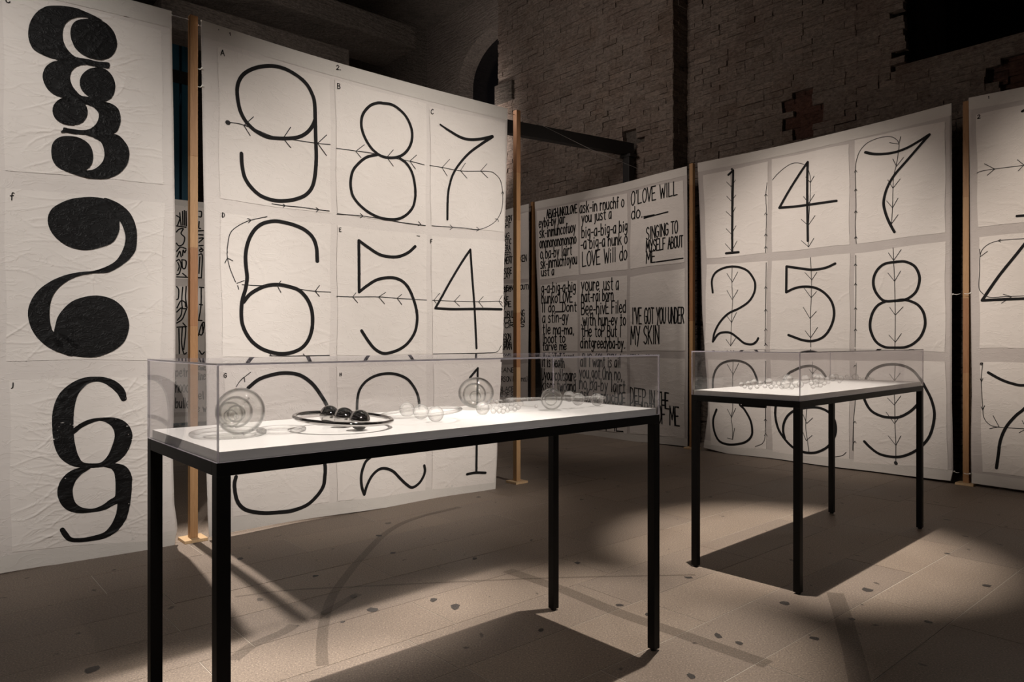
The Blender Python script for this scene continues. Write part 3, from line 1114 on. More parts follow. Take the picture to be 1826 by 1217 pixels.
# ------------------------------------------------------------------ banner: black heavy glyphs (left edge of the picture)
b1o = P1 + Vector((CA, SA)) * -.02
B1 = Banner('banner', 'white banner with three stacked heavy black swelling glyphs', (b1o.x, b1o.y), A,
            left=[(-1180, -900), (-1180, 1560)], right=[(305.8, 19.7), (309, 200), (312, 450), (313, 650), (309, 800), (311, 900), (315, 930), (316, 945), (312, 958), (311, 972)],
            bottom=[(-700, 1190), (0, 1024), (80, 1011), (150, 1003), (240, 985), (311, 972)], amp=.012, seed=3, bm='backing_light', creases=0, csig=.0042)
u_r = B1.right[0][0]
B1.left = [(u_r - 2.86, 3.5), (u_r - 2.84, .1)]
B1.bottom = [(u_r - 2.9, .05)] + [B1.P.uv(*p) for p in [(0, 1024), (80, 1011), (150, 1003), (240, 985), (311, 972)]]
G1 = [[(585, 130), (640, 140), (690, 170), (725, 215), (742, 270), (740, 310), (720, 350), (690, 375), (640, 388), (590, 380), (540, 362), (490, 325), (460, 280), (446, 225), (452, 175), (480, 140), (530, 127)],
      [(600, 135), (650, 138), (600, 110), (540, 82), (480, 58), (410, 45), (345, 42), (290, 47), (235, 80), (195, 135), (178, 200), (182, 260), (205, 310), (250, 345), (310, 370), (375, 388), (430, 400), (510, 385), (475, 365), (440, 335), (415, 300), (400, 260), (397, 210), (410, 165), (440, 135), (490, 117), (540, 117), (585, 132)],
      [(375, 388), (330, 400), (290, 430), (270, 480), (278, 530), (305, 575), (350, 610), (400, 628), (470, 660), (545, 670), (620, 660), (670, 655), (615, 640), (565, 620), (520, 615), (490, 590), (460, 550), (445, 505), (450, 470), (470, 440), (505, 422), (550, 418), (610, 430), (660, 438), (693, 440), (695, 405), (660, 400), (610, 395), (560, 382), (510, 375), (450, 365)],
      [(620, 435), (665, 445), (700, 470), (725, 510), (733, 550), (725, 600), (700, 635), (660, 652), (610, 645), (565, 618), (540, 600), (515, 570), (506, 530), (515, 490), (540, 460), (575, 440)],
      [(400, 628), (365, 645), (340, 675), (333, 710), (345, 750), (375, 780), (420, 798), (470, 802), (515, 790), (545, 760), (558, 725), (553, 690), (540, 670), (500, 640), (450, 625)],
      [(540, 665), (580, 680), (610, 700), (628, 730), (625, 765), (605, 800), (570, 825), (530, 832), (480, 828), (430, 820), (405, 815), (400, 830), (388, 840), (390, 850), (430, 850), (480, 858), (540, 862), (590, 875), (650, 870), (720, 855), (745, 840), (762, 800), (768, 755), (760, 715), (740, 685), (710, 665), (670, 655), (600, 645), (550, 640)],
      [(590, 875), (640, 905), (660, 950), (665, 990), (655, 1030), (630, 1060), (590, 1085), (540, 1090), (470, 1108), (560, 1138), (640, 1143), (700, 1137), (750, 1115), (790, 1080), (815, 1035), (824, 985), (815, 940), (790, 900), (760, 870), (720, 855), (650, 850)],
      [(440, 870), (500, 880), (550, 905), (580, 940), (592, 985), (590, 1030), (570, 1070), (540, 1090), (520, 1125), (420, 1095), (365, 1065), (335, 1025), (326, 975), (330, 930), (350, 895), (390, 873)]]
G2 = [[(570, 75), (500, 78), (430, 90), (360, 120), (315, 155), (295, 205), (300, 255), (325, 305), (370, 350), (430, 385), (500, 403), (560, 403), (620, 388), (690, 362), (720, 325), (738, 275), (738, 222), (748, 180), (700, 120), (640, 85)],
      [(640, 82), (700, 98), (750, 125), (795, 165), (825, 215), (843, 280), (845, 350), (835, 410), (800, 460), (750, 500), (700, 530), (660, 545), (600, 548), (550, 552), (510, 556), (480, 543), (550, 537), (600, 528), (660, 505), (710, 475), (745, 430), (768, 375), (774, 320), (760, 265), (738, 222), (690, 150)],
      [(550, 537), (480, 543), (420, 555), (360, 575), (300, 605), (240, 650), (195, 710), (172, 780), (178, 850), (205, 915), (250, 970), (310, 1015), (380, 1045), (450, 1060), (480, 1000), (400, 930), (332, 912), (315, 880), (305, 820), (308, 750), (325, 690), (360, 640), (410, 600), (460, 575), (510, 558), (550, 552)],
      [(450, 1060), (520, 1068), (580, 1068), (650, 1050), (720, 1015), (770, 965), (795, 890), (790, 830), (765, 770), (720, 725), (670, 700), (610, 687), (560, 688), (500, 700), (440, 725), (390, 770), (355, 820), (340, 870), (332, 912), (330, 970), (380, 1040)]]
G3 = [[(667, 215, 9), (650, 175, 12), (610, 138, 12), (560, 115, 9), (510, 110, 8), (455, 122, 12), (400, 160, 19), (360, 215, 26), (340, 290, 29), (338, 370, 29), (345, 450, 28), (365, 510, 25), (400, 552, 17), (440, 574, 9), (500, 578, 7), (550, 572, 8), (600, 545, 17), (640, 500, 24), (664, 440, 26), (664, 400, 25), (642, 362, 20), (600, 337, 12), (540, 327, 5), (480, 340, 7), (430, 365, 7), (400, 390, 7), (382, 410, 4)],
      [(480, 590, 4), (420, 612, 13), (375, 650, 19), (352, 700, 21), (355, 750, 20), (380, 795, 16), (430, 820, 10), (500, 822, 6), (560, 805, 9), (600, 780, 11), (640, 755, 13), (664, 700, 22), (668, 650, 24), (650, 607, 20), (610, 582, 10), (560, 578, 4)],
      [(668, 650, 24), (672, 720, 21), (667, 800, 18), (652, 860, 17), (618, 915, 14), (570, 955, 10), (500, 975, 8), (430, 985, 7), (380, 980, 7), (355, 955, 8), (337, 928, 7)]]
# creases spread from the painted edges across the paper
rc = random.Random(21)
for polys, cv in ((G1, cE), (G2, cF)):
    for poly in polys:
        cxm = sum(p[0] for p in poly) / len(poly)
        for p in poly:
            if rc.random() < .62:
                u, v = B1.P.uv(*cv(*p))
                th = (0 if p[0] > cxm else math.pi) + rc.gauss(0, .35)
                B1.crease(u, v, th, rc.uniform(.12, .40), rc.uniform(.0022, .0052))
for st in G3:
    for p in st:
        for _ in range(2):
            u, v = B1.P.uv(*cG(*p[:2]))
            th = (0 if p[0] > 520 else math.pi) + rc.gauss(0, .3)
            B1.crease(u, v, th, rc.uniform(.12, .42), rc.uniform(.002, .0048))
for _ in range(70):
    B1.crease(u_r - rc.uniform(.05, 1.0), rc.uniform(.15, 3.2), rc.choice((0, math.pi)) + rc.gauss(0, .3), rc.uniform(.08, .3), rc.uniform(.001, .003))
B1.cloth(.02)
q1 = [(5, -17), (288, 54), (290, 328), (8, 303)]
q2 = [(8, 334), (292, 361.6), (286, 642), (12, 643)]
q3 = [(17, 677), (289, 672), (284, 962), (20, 985)]
s1 = B1.sheet(*q1, step=.0055)
s2 = B1.sheet(*q2, step=.0055)
s3 = B1.sheet(*q3, step=.0055)
B1.fill('painted_glyph', G1, cE, s1, 'black glyph of stacked swelling bulbs and crescents')
B1.fill('painted_glyph', G2, cF, s2, 'black glyph like a reversed two with ball ends')
B1.numeral(G3, cG, 8, s3, 'painted_glyph', 'ink', 'black glyph joining a six above a nine')
B1.text([('C', 10, 5, 18, 6, 13)], cP, s1, 1.6)
B1.text([('f', 17, 357, 26, 357, 13)], cP, s2, 1.5)
B1.text([('j', 18, 690, 26, 690, 11)], cP, s3, 1.5)
# the two columns that run on beyond the picture edge
for k in (1, 2):
    for qq, gg, cv in ((q1, None, None), (q2, G2, cF), (q3, G3, cG)):
        uv = [B1.P.uv(*p) for p in qq]
        wid = .95 * k
        sh = B1.sheet_uv([(u - wid, v) for u, v in uv], .03)
        if gg is G3:
            S = []
            for st in gg:
                a, wd = B1.px(st, cv, 8)
                S.append(([(u - wid, v) for u, v in a], wd))
            B1.strokes('painted_glyph', S, sh, M['ink'])

# ------------------------------------------------------------------ banner: 9 8 7 / 6 5 4 / 3 2 1
b2o = P1 + Vector((CA, SA)) * .02 + Vector((-SA, CA)) * -.02
B2 = Banner('banner', 'large white banner painted with thin black numerals nine down to one', (b2o.x, b2o.y), A,
            left=[(358, 35.5), (360, 150), (365, 400), (368, 700), (367, 850), (368, 920), (370, 956.7)],
            right=[(905, 194), (903, 300), (899, 450), (895, 560), (890, 700), (884, 820), (880.5, 871.5)],
            bottom=[(370, 956.7), (414, 947.2), (560, 925), (700, 903), (800, 886), (881, 871.5)],
            amp=.010, seed=8, bm='backing_light', creases=150, camp=.0034, csig=.0065)
B2.cloth()
sh = {}
for k, TL, TR, BR, BL, cv in (
        ('9', (178, 195), (787, 370), (787, 1100), (190, 1018), cA), ('8', (815, 375), (1308, 505), (1305, 1165), (820, 1100), cA), ('7', (1325, 520), (1735, 608), (1728, 1200), (1335, 1165), cA),
        ('6', (192, 60), (785, 125), (783, 835), (205, 845), cB), ('5', (820, 130), (1310, 180), (1310, 828), (825, 835), cB), ('4', (1335, 185), (1732, 215), (1722, 822), (1345, 828), cB),
        ('3', (398, 657), (587, 655), (588, 897), (412, 922), cP), ('2', (601, 655), (760, 651), (760, 876), (602, 895), cP), ('1', (773, 650), (894, 646), (878, 861), (772, 874), cP)):
    sh[k] = B2.sheet(TL, TR, BR, BL, cv, .010)
W2 = 8.0
B2.numeral([[(307, 772), (310, 830), (325, 900), (360, 955), (410, 1000), (475, 1025), (535, 1030), (595, 1022), (650, 1000), (685, 960), (702, 900), (710, 800), (708, 700), (706, 600), (703, 500), (690, 450), (660, 395), (610, 350), (550, 315), (490, 298), (430, 298), (370, 312), (320, 340), (292, 380), (282, 430), (288, 490), (300, 540), (325, 590), (360, 630), (400, 660), (450, 683), (510, 690), (570, 690), (620, 682), (660, 660), (690, 625), (705, 590)]], cA, W2 - 2, sh['9'], label='thin black numeral nine')
B2.numeral([[(1060, 500), (1120, 510), (1170, 545), (1205, 590), (1227, 650), (1225, 710), (1200, 760), (1160, 790), (1110, 798), (1060, 788), (1015, 755), (980, 705), (958, 650), (953, 600), (965, 555), (1000, 515), (1040, 500), (1065, 500)],
            [(1040, 780), (980, 795), (935, 830), (905, 870), (893, 930), (900, 990), (925, 1035), (965, 1075), (1010, 1105), (1060, 1125), (1120, 1132), (1165, 1125), (1205, 1100), (1235, 1060), (1247, 1000), (1242, 930), (1225, 870), (1195, 825), (1160, 800)]], cA, 4.6, sh['8'], label='thin black numeral eight')
B2.numeral([[(1380, 617, 2.5), (1430, 650, 4), (1490, 685, 4.6), (1540, 698, 4.6), (1600, 695, 4.6), (1662, 682, 5)], [(1665, 682, 5), (1600, 725, 4.4), (1540, 770, 4.2), (1490, 825, 4), (1455, 880, 4), (1435, 940, 4), (1425, 1010, 4), (1423, 1130, 4)]], cA, 4.4, sh['7'], label='thin black numeral seven')
B2.numeral([[(714, 323), (710, 250), (690, 195), (650, 155), (600, 130), (550, 115), (490, 105), (430, 115), (390, 140), (360, 180), (340, 230), (330, 290), (332, 350), (338, 410), (330, 470), (315, 520), (308, 560), (306, 620), (313, 670), (335, 720), (370, 765), (420, 800), (480, 820), (530, 825), (580, 818), (630, 795), (665, 755), (685, 700), (690, 630), (680, 570), (655, 520), (615, 480), (560, 460), (500, 450), (440, 457), (390, 478), (350, 505), (318, 545)]], cB, W2 - 2, sh['6'], label='thin black numeral six')
B2.numeral([[(1247, 243), (1210, 275), (1160, 297), (1110, 300), (1050, 287), (990, 250), (937, 212)], [(937, 212), (938, 300), (940, 490)], [(940, 490), (985, 455), (1040, 423), (1110, 412), (1165, 425), (1205, 460), (1235, 520), (1255, 590), (1258, 650), (1245, 710), (1210, 765), (1165, 800), (1110, 820), (1070, 822), (1030, 800), (995, 760), (955, 700)]], cB, 5, sh['5'], label='thin black numeral five')
B2.numeral([[(1547, 260), (1500, 330), (1440, 430), (1390, 520), (1357, 578)], [(1357, 578), (1450, 583), (1600, 582), (1715, 584)], [(1547, 260), (1556, 400), (1568, 580), (1577, 795)]], cB, 4, sh['4'], label='thin black numeral four')
B2.numeral([[(442, 692), (461, 677), (484, 669), (504, 665.6), (524, 666.6), (540, 672), (557, 685), (570, 702), (583, 724), (586, 745), (575, 765), (545, 778), (520, 786), (550, 796), (572, 810), (580, 829), (580, 851), (577, 869), (565, 887), (548, 902), (524, 911), (500, 914), (474, 915), (453, 913), (435, 908), (423, 897), (417.5, 881), (416, 863), (419, 850)]], cP, 6, sh['3'], label='thin black numeral three')
B2.numeral([[(637, 731), (637.5, 715), (640.5, 698), (649, 684), (662, 674), (678, 668), (695, 666.3), (711, 669), (727, 677), (739, 692), (745.7, 708), (747.3, 725), (742, 750), (725, 775), (690, 798), (657, 819), (648, 834), (644, 851), (645, 869), (649, 882)], [(649, 882), (654, 866), (663, 849), (675, 838), (687, 835.8), (701, 841), (714, 854), (726, 865), (736, 870), (748, 863), (756, 851), (759, 840), (757.5, 831)]], cP, 4.6, sh['2'], label='thin black numeral two')
B2.numeral([[(850, 657), (849, 720), (847.5, 842)], [(850, 657), (836, 674)], [(832, 846), (846, 843), (863, 843)]], cP, 4.2, sh['1'], label='thin black numeral one')
B2.arrows([[(245, 604), (300, 612), (380, 640), (480, 680), (600, 700), (715, 718), (785, 725)], [(372, 573), (320, 620)], [(320, 620), (354, 674)], [(573, 630), (533, 690)], [(533, 690), (574, 741)], [(766, 673), (718, 718)], [(718, 718), (765, 785)],
           [(231, 604, 7.5), (234, 605, 7.5)], [(472, 1045), (540, 1056), (630, 1065), (715, 1078), (778, 1086)], [(533, 1048), (543, 1056)], [(543, 1056), (533, 1064)], [(708, 1068), (722, 1078)], [(722, 1078), (710, 1090)]], cA, sh['9'], 1.4)
B2.arrows([[(818, 746), (920, 760), (1020, 775), (1100, 795), (1215, 815), (1295, 835)], [(968, 727), (922, 762)], [(922, 762), (950, 797)], [(1125, 755), (1090, 795)], [(1090, 795), (1125, 842)], [(1253, 782), (1216, 815)], [(1216, 815), (1247, 857)],
           [(820, 1102), (950, 1113), (1080, 1132), (1200, 1152), (1303, 1164)], [(945, 1100), (960, 1114)], [(960, 1114), (945, 1124)], [(1265, 1143), (1278, 1158)], [(1278, 1158), (1263, 1165)]], cA, sh['8'], 1.2)
B2.arrows([[(1327, 838), (1400, 850), (1500, 868), (1640, 870), (1680, 885), (1708, 920), (1720, 980), (1720, 1050), (1703, 1110), (1665, 1155), (1595, 1185), (1520, 1178), (1440, 1172), (1340, 1165)], [(1433, 805), (1392, 850)], [(1392, 850), (1421, 895)], [(1518, 826), (1492, 866)], [(1492, 866), (1528, 907)], [(1635, 829), (1601, 868)], [(1601, 868), (1640, 905)],
           [(1680, 1128), (1693, 1130), (1698, 1142)], [(1580, 1173), (1595, 1185), (1580, 1194)], [(1437, 1160), (1450, 1174), (1437, 1186)], [(1714, 992), (1720, 980), (1727, 992)]], cA, sh['7'], 1.0)
B2.arrows([[(310, 450), (400, 455), (500, 455), (600, 472), (700, 486), (786, 491)], [(322, 428), (283, 442)], [(520, 430), (500, 455)], [(500, 455), (520, 492)], [(726, 455), (703, 486)], [(703, 486), (726, 514)], [(445, 80), (350, 102), (290, 130), (250, 165), (235, 220), (230, 290), (245, 360), (275, 435)], [(287, 455), (292, 475)],
           [(340, 90), (358, 100), (345, 114)], [(218, 332), (232, 308), (260, 320)], [(457, 836), (545, 838), (640, 836), (782, 834)], [(460, 828), (470, 838)], [(640, 826), (650, 838)]], cB, sh['6'], 1.3)
B2.arrows([[(820, 514), (910, 517), (1050, 517), (1160, 525), (1310, 534)], [(922, 495), (905, 517)], [(905, 517), (932, 548)], [(1085, 492), (1047, 517)], [(1047, 517), (1080, 555)], [(1173, 503), (1148, 524)], [(1148, 524), (1174, 558)], [(1255, 185), (1272, 187)]], cB, sh['5'], 1.2)
B2.arrows([[(1342, 535), (1470, 540), (1600, 543), (1700, 540), (1718, 550)], [(1380, 497), (1349, 535)], [(1349, 535), (1362, 550)], [(1490, 507), (1460, 540)], [(1460, 540), (1488, 567)], [(1615, 515), (1590, 543)], [(1590, 543), (1613, 573)], [(1718, 508), (1700, 540)], [(1700, 540), (1720, 570)], [(1345, 826), (1450, 824), (1640, 820), (1690, 813), (1713, 780)]], cB, sh['4'], 1.0)
B2.arrows([[(275, 1005), (300, 970), (355, 925)], [(295, 975), (318, 953), (322, 978)]], cB, sh['3'], 1.3)
B2.text([('A', 192, 240, 212, 244, 30)], cA, sh['9'], 1.4)
B2.text([('B', 826, 420, 841, 422, 28)], cA, sh['8'], 1.3)
B2.text([('C', 1331, 560, 1344, 560, 26)], cA, sh['7'], 1.2)
B2.text([('D', 204, 83, 216, 84, 24)], cB, sh['6'], 1.3)
B2.text([('E', 832, 163, 842, 163, 20)], cB, sh['5'], 1.2)
B2.text([('F', 1332, 224, 1342, 224, 20)], cB, sh['4'], 1.2)
B2.text([('G', 210, 955, 223, 955, 24)], cB, sh['3'], 1.3)
B2.text([('H', 839, 945, 847, 945, 16)], cB, sh['2'], 1.2)
B2.text([('J', 1356, 932, 1364, 932, 24)], cB, sh['1'], 1.2)
hem2 = [o for o in B2.root.children if o.name.startswith('top_hem')][0]
B2.text([('2.', 821, 316, 846, 320, 24), ('1', 238, 132, 248, 134, 16), (',', 178, 101, 184, 102, 16)], cA, hem2, 1.2)

# ------------------------------------------------------------------ banner: hand lettered song text
b4o = ROW.pt(0, 0, .02)
B4 = Banner('banner', 'dim banner of crowded black hand lettering beside the brick pier', (b4o.x, b4o.y), AR,
            left=[(953, 360), (955, 450), (961, 600), (966, 700), (970, 768)], right=[(1225, 296.5), (1226, 450), (1227, 640), (1226, 740), (1224.5, 797)],
            bottom=[(970, 768), (1012, 773), (1080, 783), (1150, 789), (1224.5, 797)], amp=.010, seed=17, creases=60, camp=.0025, csig=.009)
B4.cloth()
t4 = {}
for k, q in (('a1', [cH(235, 628), cH(462, 585), cH(465, 975), cH(250, 1000)]), ('b1', [cH(472, 582), cH(725, 530), cH(730, 945), cH(474, 972)]), ('c1', [cH(745, 525), cH(1030, 460), cH(1035, 905), cH(745, 942)]),
             ('a2', [cI(290, 100), cI(522, 70), cI(525, 510), cI(300, 515)]), ('b2', [cI(538, 70), cI(832, 38), cI(830, 510), cI(538, 510)]), ('c2', [cH(745, 985), cH(1037, 938), cI(1193, 506), cI(850, 508)]),
             ('a3', [cI(300, 545), cI(522, 548), cI(525, 985), cI(310, 965)]), ('b3', [cI(535, 548), cI(830, 550), cI(830, 1020), cI(540, 990)]), ('c3', [cI(848, 550), cI(1190, 555), cI(1180, 1050), cI(848, 1018)])):
    t4[k] = B4.sheet(*q, step=.016)
B4.text([('ABIGHUNKOLOVE', 288, 668, 458, 637, 45), ("eyba-by Iair", 246, 720, 390, 692, 50), ('sk-inmuhcofuoy', 248, 775, 450, 742, 56), ('ononononononono', 250, 830, 453, 805, 56), ('o ba-by Iairt', 253, 888, 430, 865, 56), ('sk-inrnuchfoyou', 254, 942, 458, 915, 58), ('ust a', 258, 982, 328, 975, 44)], cH, t4['a1'], 2.0)
B4.text([('ask-in rnuchf o', 472, 642, 708, 605, 60), ('you just a', 483, 695, 640, 668, 56), ('big-a-big-a big', 483, 775, 728, 738, 62), ('-a big-a hunk o', 478, 838, 728, 805, 64), ('LOVE Will do', 487, 930, 728, 892, 78)], cH, t4['b1'], 2.0)
B4.text([("O'LOVE WILL", 748, 598, 1000, 540, 74), ('do.__', 748, 675, 870, 650, 66), ('___', 820, 668, 940, 635, 62), ('SINGING TO', 832, 785, 1000, 745, 66), ('MYSELF ABOUT', 832, 850, 1028, 822, 62), ('ME', 832, 912, 880, 905, 62), ('____', 884, 905, 1022, 885, 58)], cH, t4['c1'], 2.0)
B4.text([('g-a-big-a-big', 296, 150, 515, 138, 64), ("hunko'LOVE", 297, 213, 495, 205, 64), ('ll do__Dont', 300, 268, 520, 262, 58), ('a stin-gy', 303, 335, 470, 325, 64), ('tle ma-ma,', 305, 402, 505, 405, 60), ('lboot to', 305, 462, 450, 455, 58), ('tarve me', 305, 505, 458, 500, 50)], cI, t4['a2'], 2.0)
B4.text([("youreJust a", 548, 135, 780, 128, 80), ('nat-rai born', 548, 205, 745, 192, 70), ('Bee-hivE Filed', 548, 283, 825, 270, 76), ('.with hun-ey to', 545, 348, 825, 348, 70), ('tHe toP But I', 548, 418, 795, 420, 70), ('dintgreedyba-by.', 540, 490, 820, 492, 66)], cI, t4['b2'], 2.0)
B4.text([("I'VE GOT YOU UNDER", 865, 340, 1183, 335, 98), ('MY SKIN', 855, 468, 1028, 462, 112)], cI, t4['c2'], 2.1)
B4.text([('it is beath', 302, 605, 445, 612, 62), ('UyourcoUspare', 302, 688, 515, 695, 70), ('kiscr twoand', 302, 752, 512, 760, 66)], cI, t4['a3'], 2.0)
B4.text([('all I want is ail', 540, 605, 790, 610, 66), ('you got Onh no,', 535, 676, 800, 690, 74), ('no ba-by Iairt', 535, 742, 820, 768, 74), ('asK in rnucHOF', 537, 808, 820, 838, 70), ('ING REALOVE', 540, 868, 820, 880, 50), ('ME', 700, 1000, 810, 1008, 60)], cI, t4['b3'], 2.0)
B4.text([('DEEP IN THE', 850, 832, 1090, 868, 98), ('HEART OF ME', 850, 932, 1152, 974, 116)], cI, t4['c3'], 2.1)

# ------------------------------------------------------------------ banner: 1 4 7 / 2 5 8 / 3 6 9
B5 = Banner('banner', 'white banner with thin black numerals one four seven across its top row', (b4o.x, b4o.y), AR,
            left=[(1244, 291), (1248, 400), (1252, 560), (1258, 650), (1262, 700), (1262, 740), (1257, 780), (1254.4, 798)], right=[(1698, 184.4), (1698, 300), (1698, 500), (1698, 720), (1700, 800), (1701, 840), (1697, 857.4)],
            bottom=[(1254.4, 798), (1300, 809), (1400, 821), (1500, 834), (1600, 847), (1697, 857.4)], amp=.010, seed=23, creases=140, camp=.0034, csig=.0065)
B5.cloth()
s5 = {}
for k, TL, TR, BR, BL, cv in (('1', (103, 432), (452, 357), (445, 848), (120, 880), cC), ('4', (472, 345), (887, 262), (888, 803), (472, 845), cC), ('7', (918, 240), (1405, 140), (1405, 738), (925, 797), cC),
                              ('2', (120, 912), (448, 893), cD(440, 432), cD(112, 440), cC), ('5', (470, 892), (890, 850), cD(890, 428), cD(462, 432), cC), ('8', (915, 850), (1405, 785), cD(1405, 445), cD(915, 432), cC),
                              ('3', (128, 488), (446, 488), (435, 972), (145, 945), cD), ('6', (465, 490), (890, 492), (886, 1022), (470, 985), cD), ('9', (920, 492), (1405, 496), (1420, 1076), (910, 1036), cD)):
    q = [cv(*TL), cv(*TR), BR if max(BR) < 1800 and cv is cC and k in '258' else cv(*BR), BL if k in '258' else cv(*BL)]
    s5[k] = B5.sheet(*q, step=.010)
B5.numeral([[(265, 405), (263, 600), (262, 848)], [(240, 428), (265, 405)], [(228, 850), (262, 847), (297, 844)]], cC, 3.8, s5['1'], label='thin black numeral one')
B5.numeral([[(665, 360), (620, 425), (560, 520), (512, 605)], [(512, 605), (600, 598), (700, 585), (820, 568)], [(665, 360), (663, 500), (666, 783)]], cC, 4, s5['4'], label='thin black numeral four')
B5.numeral([[(975, 307, 4.6), (1020, 316, 4.4), (1080, 315, 4), (1140, 305, 4), (1200, 283, 4), (1260, 250, 4), (1320, 213, 4.6)], [(1320, 213, 4.6), (1270, 270, 4), (1200, 350, 4), (1130, 430, 4), (1090, 500, 4), (1072, 570, 4.2), (1078, 620, 4.2), (1100, 680, 4.2), (1130, 735, 4.2)]], cC, 4.2, s5['7'], label='thin black numeral seven')
dC = lambda x, y: (x, y + 934.1)
B5.numeral([[(155, 1060), (150, 1000), (165, 960), (200, 935), (250, 922), (300, 925), (345, 945), (375, 985), (385, 1020), (378, 1065), (350, 1110), (300, 1145), (240, 1174), (195, 1219), (165, 1274), (155, 1324)], [(155, 1324), (185, 1284), (220, 1274), (255, 1279), (290, 1304), (325, 1332), (365, 1339), (390, 1324), (400, 1306)]], cC, 3.6, s5['2'], label='thin black numeral two')
B5.numeral([[(813, 905), (760, 928), (690, 938), (620, 930), (550, 920)], [(550, 920), (548, 1058)], [(548, 1059), (590, 1039), (640, 1029), (700, 1034), (750, 1059), (790, 1104), (806, 1159), (800, 1214), (775, 1269), (740, 1304), (690, 1321), (640, 1317), (600, 1304), (560, 1289)]], cC, 4, s5['5'], label='thin black numeral five')
B5.numeral([[(1140, 895), (1190, 895), (1240, 920), (1265, 970), (1262, 1020), (1240, 1065), (1190, 1098), (1130, 1105), (1075, 1105), (1040, 1075), (1018, 1030), (1018, 980), (1040, 935), (1080, 905), (1145, 895)], [(1085, 1106), (1040, 1129), (1010, 1174), (998, 1234), (1008, 1284), (1035, 1329), (1080, 1354), (1135, 1357), (1190, 1354), (1235, 1334), (1275, 1294), (1297, 1234), (1290, 1174), (1265, 1134), (1230, 1112), (1180, 1099), (1130, 1106)]], cC, 4.2, s5['8'], label='thin black numeral eight')
B5.numeral([[(155, 640), (157, 590), (170, 545), (200, 510), (250, 493), (300, 495), (340, 510), (370, 540), (390, 585), (396, 620), (380, 665), (340, 700), (300, 725), (325, 755), (355, 810), (365, 860), (360, 900), (330, 930), (280, 942), (230, 940), (190, 920), (165, 870), (158, 810), (175, 755)]], cD, 3.6, s5['3'], label='thin black numeral three')
B5.numeral([[(760, 578), (735, 545), (690, 522), (640, 525), (590, 545), (555, 570), (515, 650), (495, 720), (490, 790), (505, 860), (540, 915), (580, 955), (625, 978), (680, 988), (730, 980), (780, 950), (810, 900), (816, 850), (802, 800), (770, 765), (720, 745), (660, 745), (600, 758), (560, 785), (537, 825), (531, 870), (540, 912)]], cD, 4, s5['6'], label='thin black numeral six')
B5.numeral([[(968, 927), (1000, 960), (1050, 995), (1120, 1010), (1180, 1005), (1240, 980), (1285, 945), (1320, 900), (1340, 840), (1347, 770), (1330, 700), (1300, 640), (1270, 590), (1230, 545), (1180, 520), (1120, 512), (1060, 520), (1010, 545), (985, 575), (970, 620), (965, 680), (980, 725), (1010, 765), (1060, 790), (1110, 798), (1160, 795), (1210, 770), (1245, 740), (1278, 700)]], cD, 4.2, s5['9'], label='thin black numeral nine')


def vees(lst):
    out = []
    for a, b, c in lst:
        out += [[a, b], [b, c]]
    return out


def ups(x, ys, w_=7, h_=11):
    return vees([((x - w_, y + h_), (x, y), (x + w_, y + h_)) for y in ys])


B5.arrows([[(253, 425), (257, 570), (257, 745), (260, 845)], [(258, 397, 3.4), (259, 400, 3.4)], [(440, 845), (442, 640), (440, 530), (446, 470)]] + vees([((231, 467), (255, 492), (278, 456)), ((231, 543), (257, 570), (280, 537)), ((228, 625), (257, 652), (278, 604)), ((229, 718), (258, 747), (282, 702)), ((224, 798), (260, 838), (288, 784))]) + ups(440, [530, 632, 745, 812]), cC, s5['1'], .9)
B5.arrows([[(475, 455), (500, 425), (540, 390), (580, 367), (620, 365), (655, 380), (675, 420), (680, 470), (678, 560), (670, 700), (668, 815)]] + vees([((655, 440), (680, 470), (700, 435)), ((643, 545), (672, 580), (702, 533)), ((630, 667), (668, 700), (705, 648)), ((631, 782), (670, 815), (698, 770))]), cC, s5['4'], .95)
B5.arrows([[(925, 797), (920, 700), (924, 600), (921, 400), (930, 340), (945, 300), (980, 260), (1030, 235), (1090, 222), (1130, 230), (1155, 260), (1150, 320), (1140, 380), (1125, 450), (1120, 600), (1115, 690), (1122, 735)]] + vees([((1105, 255), (1155, 263), (1165, 223)), ((1122, 343), (1142, 382), (1180, 335)), ((1095, 455), (1122, 500), (1162, 450)), ((1088, 568), (1120, 605), (1150, 553)), ((1090, 655), (1115, 690), (1150, 642))]) + ups(923, [403, 503, 620, 758]), cC, s5['7'], .95)
B5.arrows([[(262, 915), (260, 1000), (264, 1100), (258, 1204), (252, 1347)], [(442, 900), (440, 1100), (436, 1345)]] + vees([((233, 958), (263, 1004), (292, 951)), ((233, 1049), (262, 1099), (294, 1046)), ((233, 1187), (258, 1222), (285, 1167)), ((227, 1312), (252, 1347), (279, 1306))]) + ups(440, [1028, 1150, 1255, 1335]), cC, s5['2'], .9)
B5.arrows([[(680, 872), (685, 1000), (683, 1090), (678, 1200), (680, 1354)]] + vees([((650, 953), (687, 993), (714, 952)), ((645, 1037), (683, 1088), (712, 1055)), ((640, 1139), (676, 1200), (710, 1162)), ((650, 1266), (679, 1304), (717, 1248))]), cC, s5['5'], .95)
B5.arrows([[(1122, 820), (1125, 890), (1130, 1000), (1134, 1182), (1133, 1334), (1133, 1355)], [(922, 860), (922, 1100), (918, 1354)]] + vees([((1097, 847), (1125, 888), (1166, 830)), ((1094, 955), (1130, 1000), (1163, 945)), ((1104, 1140), (1134, 1182), (1176, 1138)), ((1100, 1289), (1135, 1327), (1168, 1281))]) + ups(921, [905, 1010, 1140, 1255]), cC, s5['8'], .95)
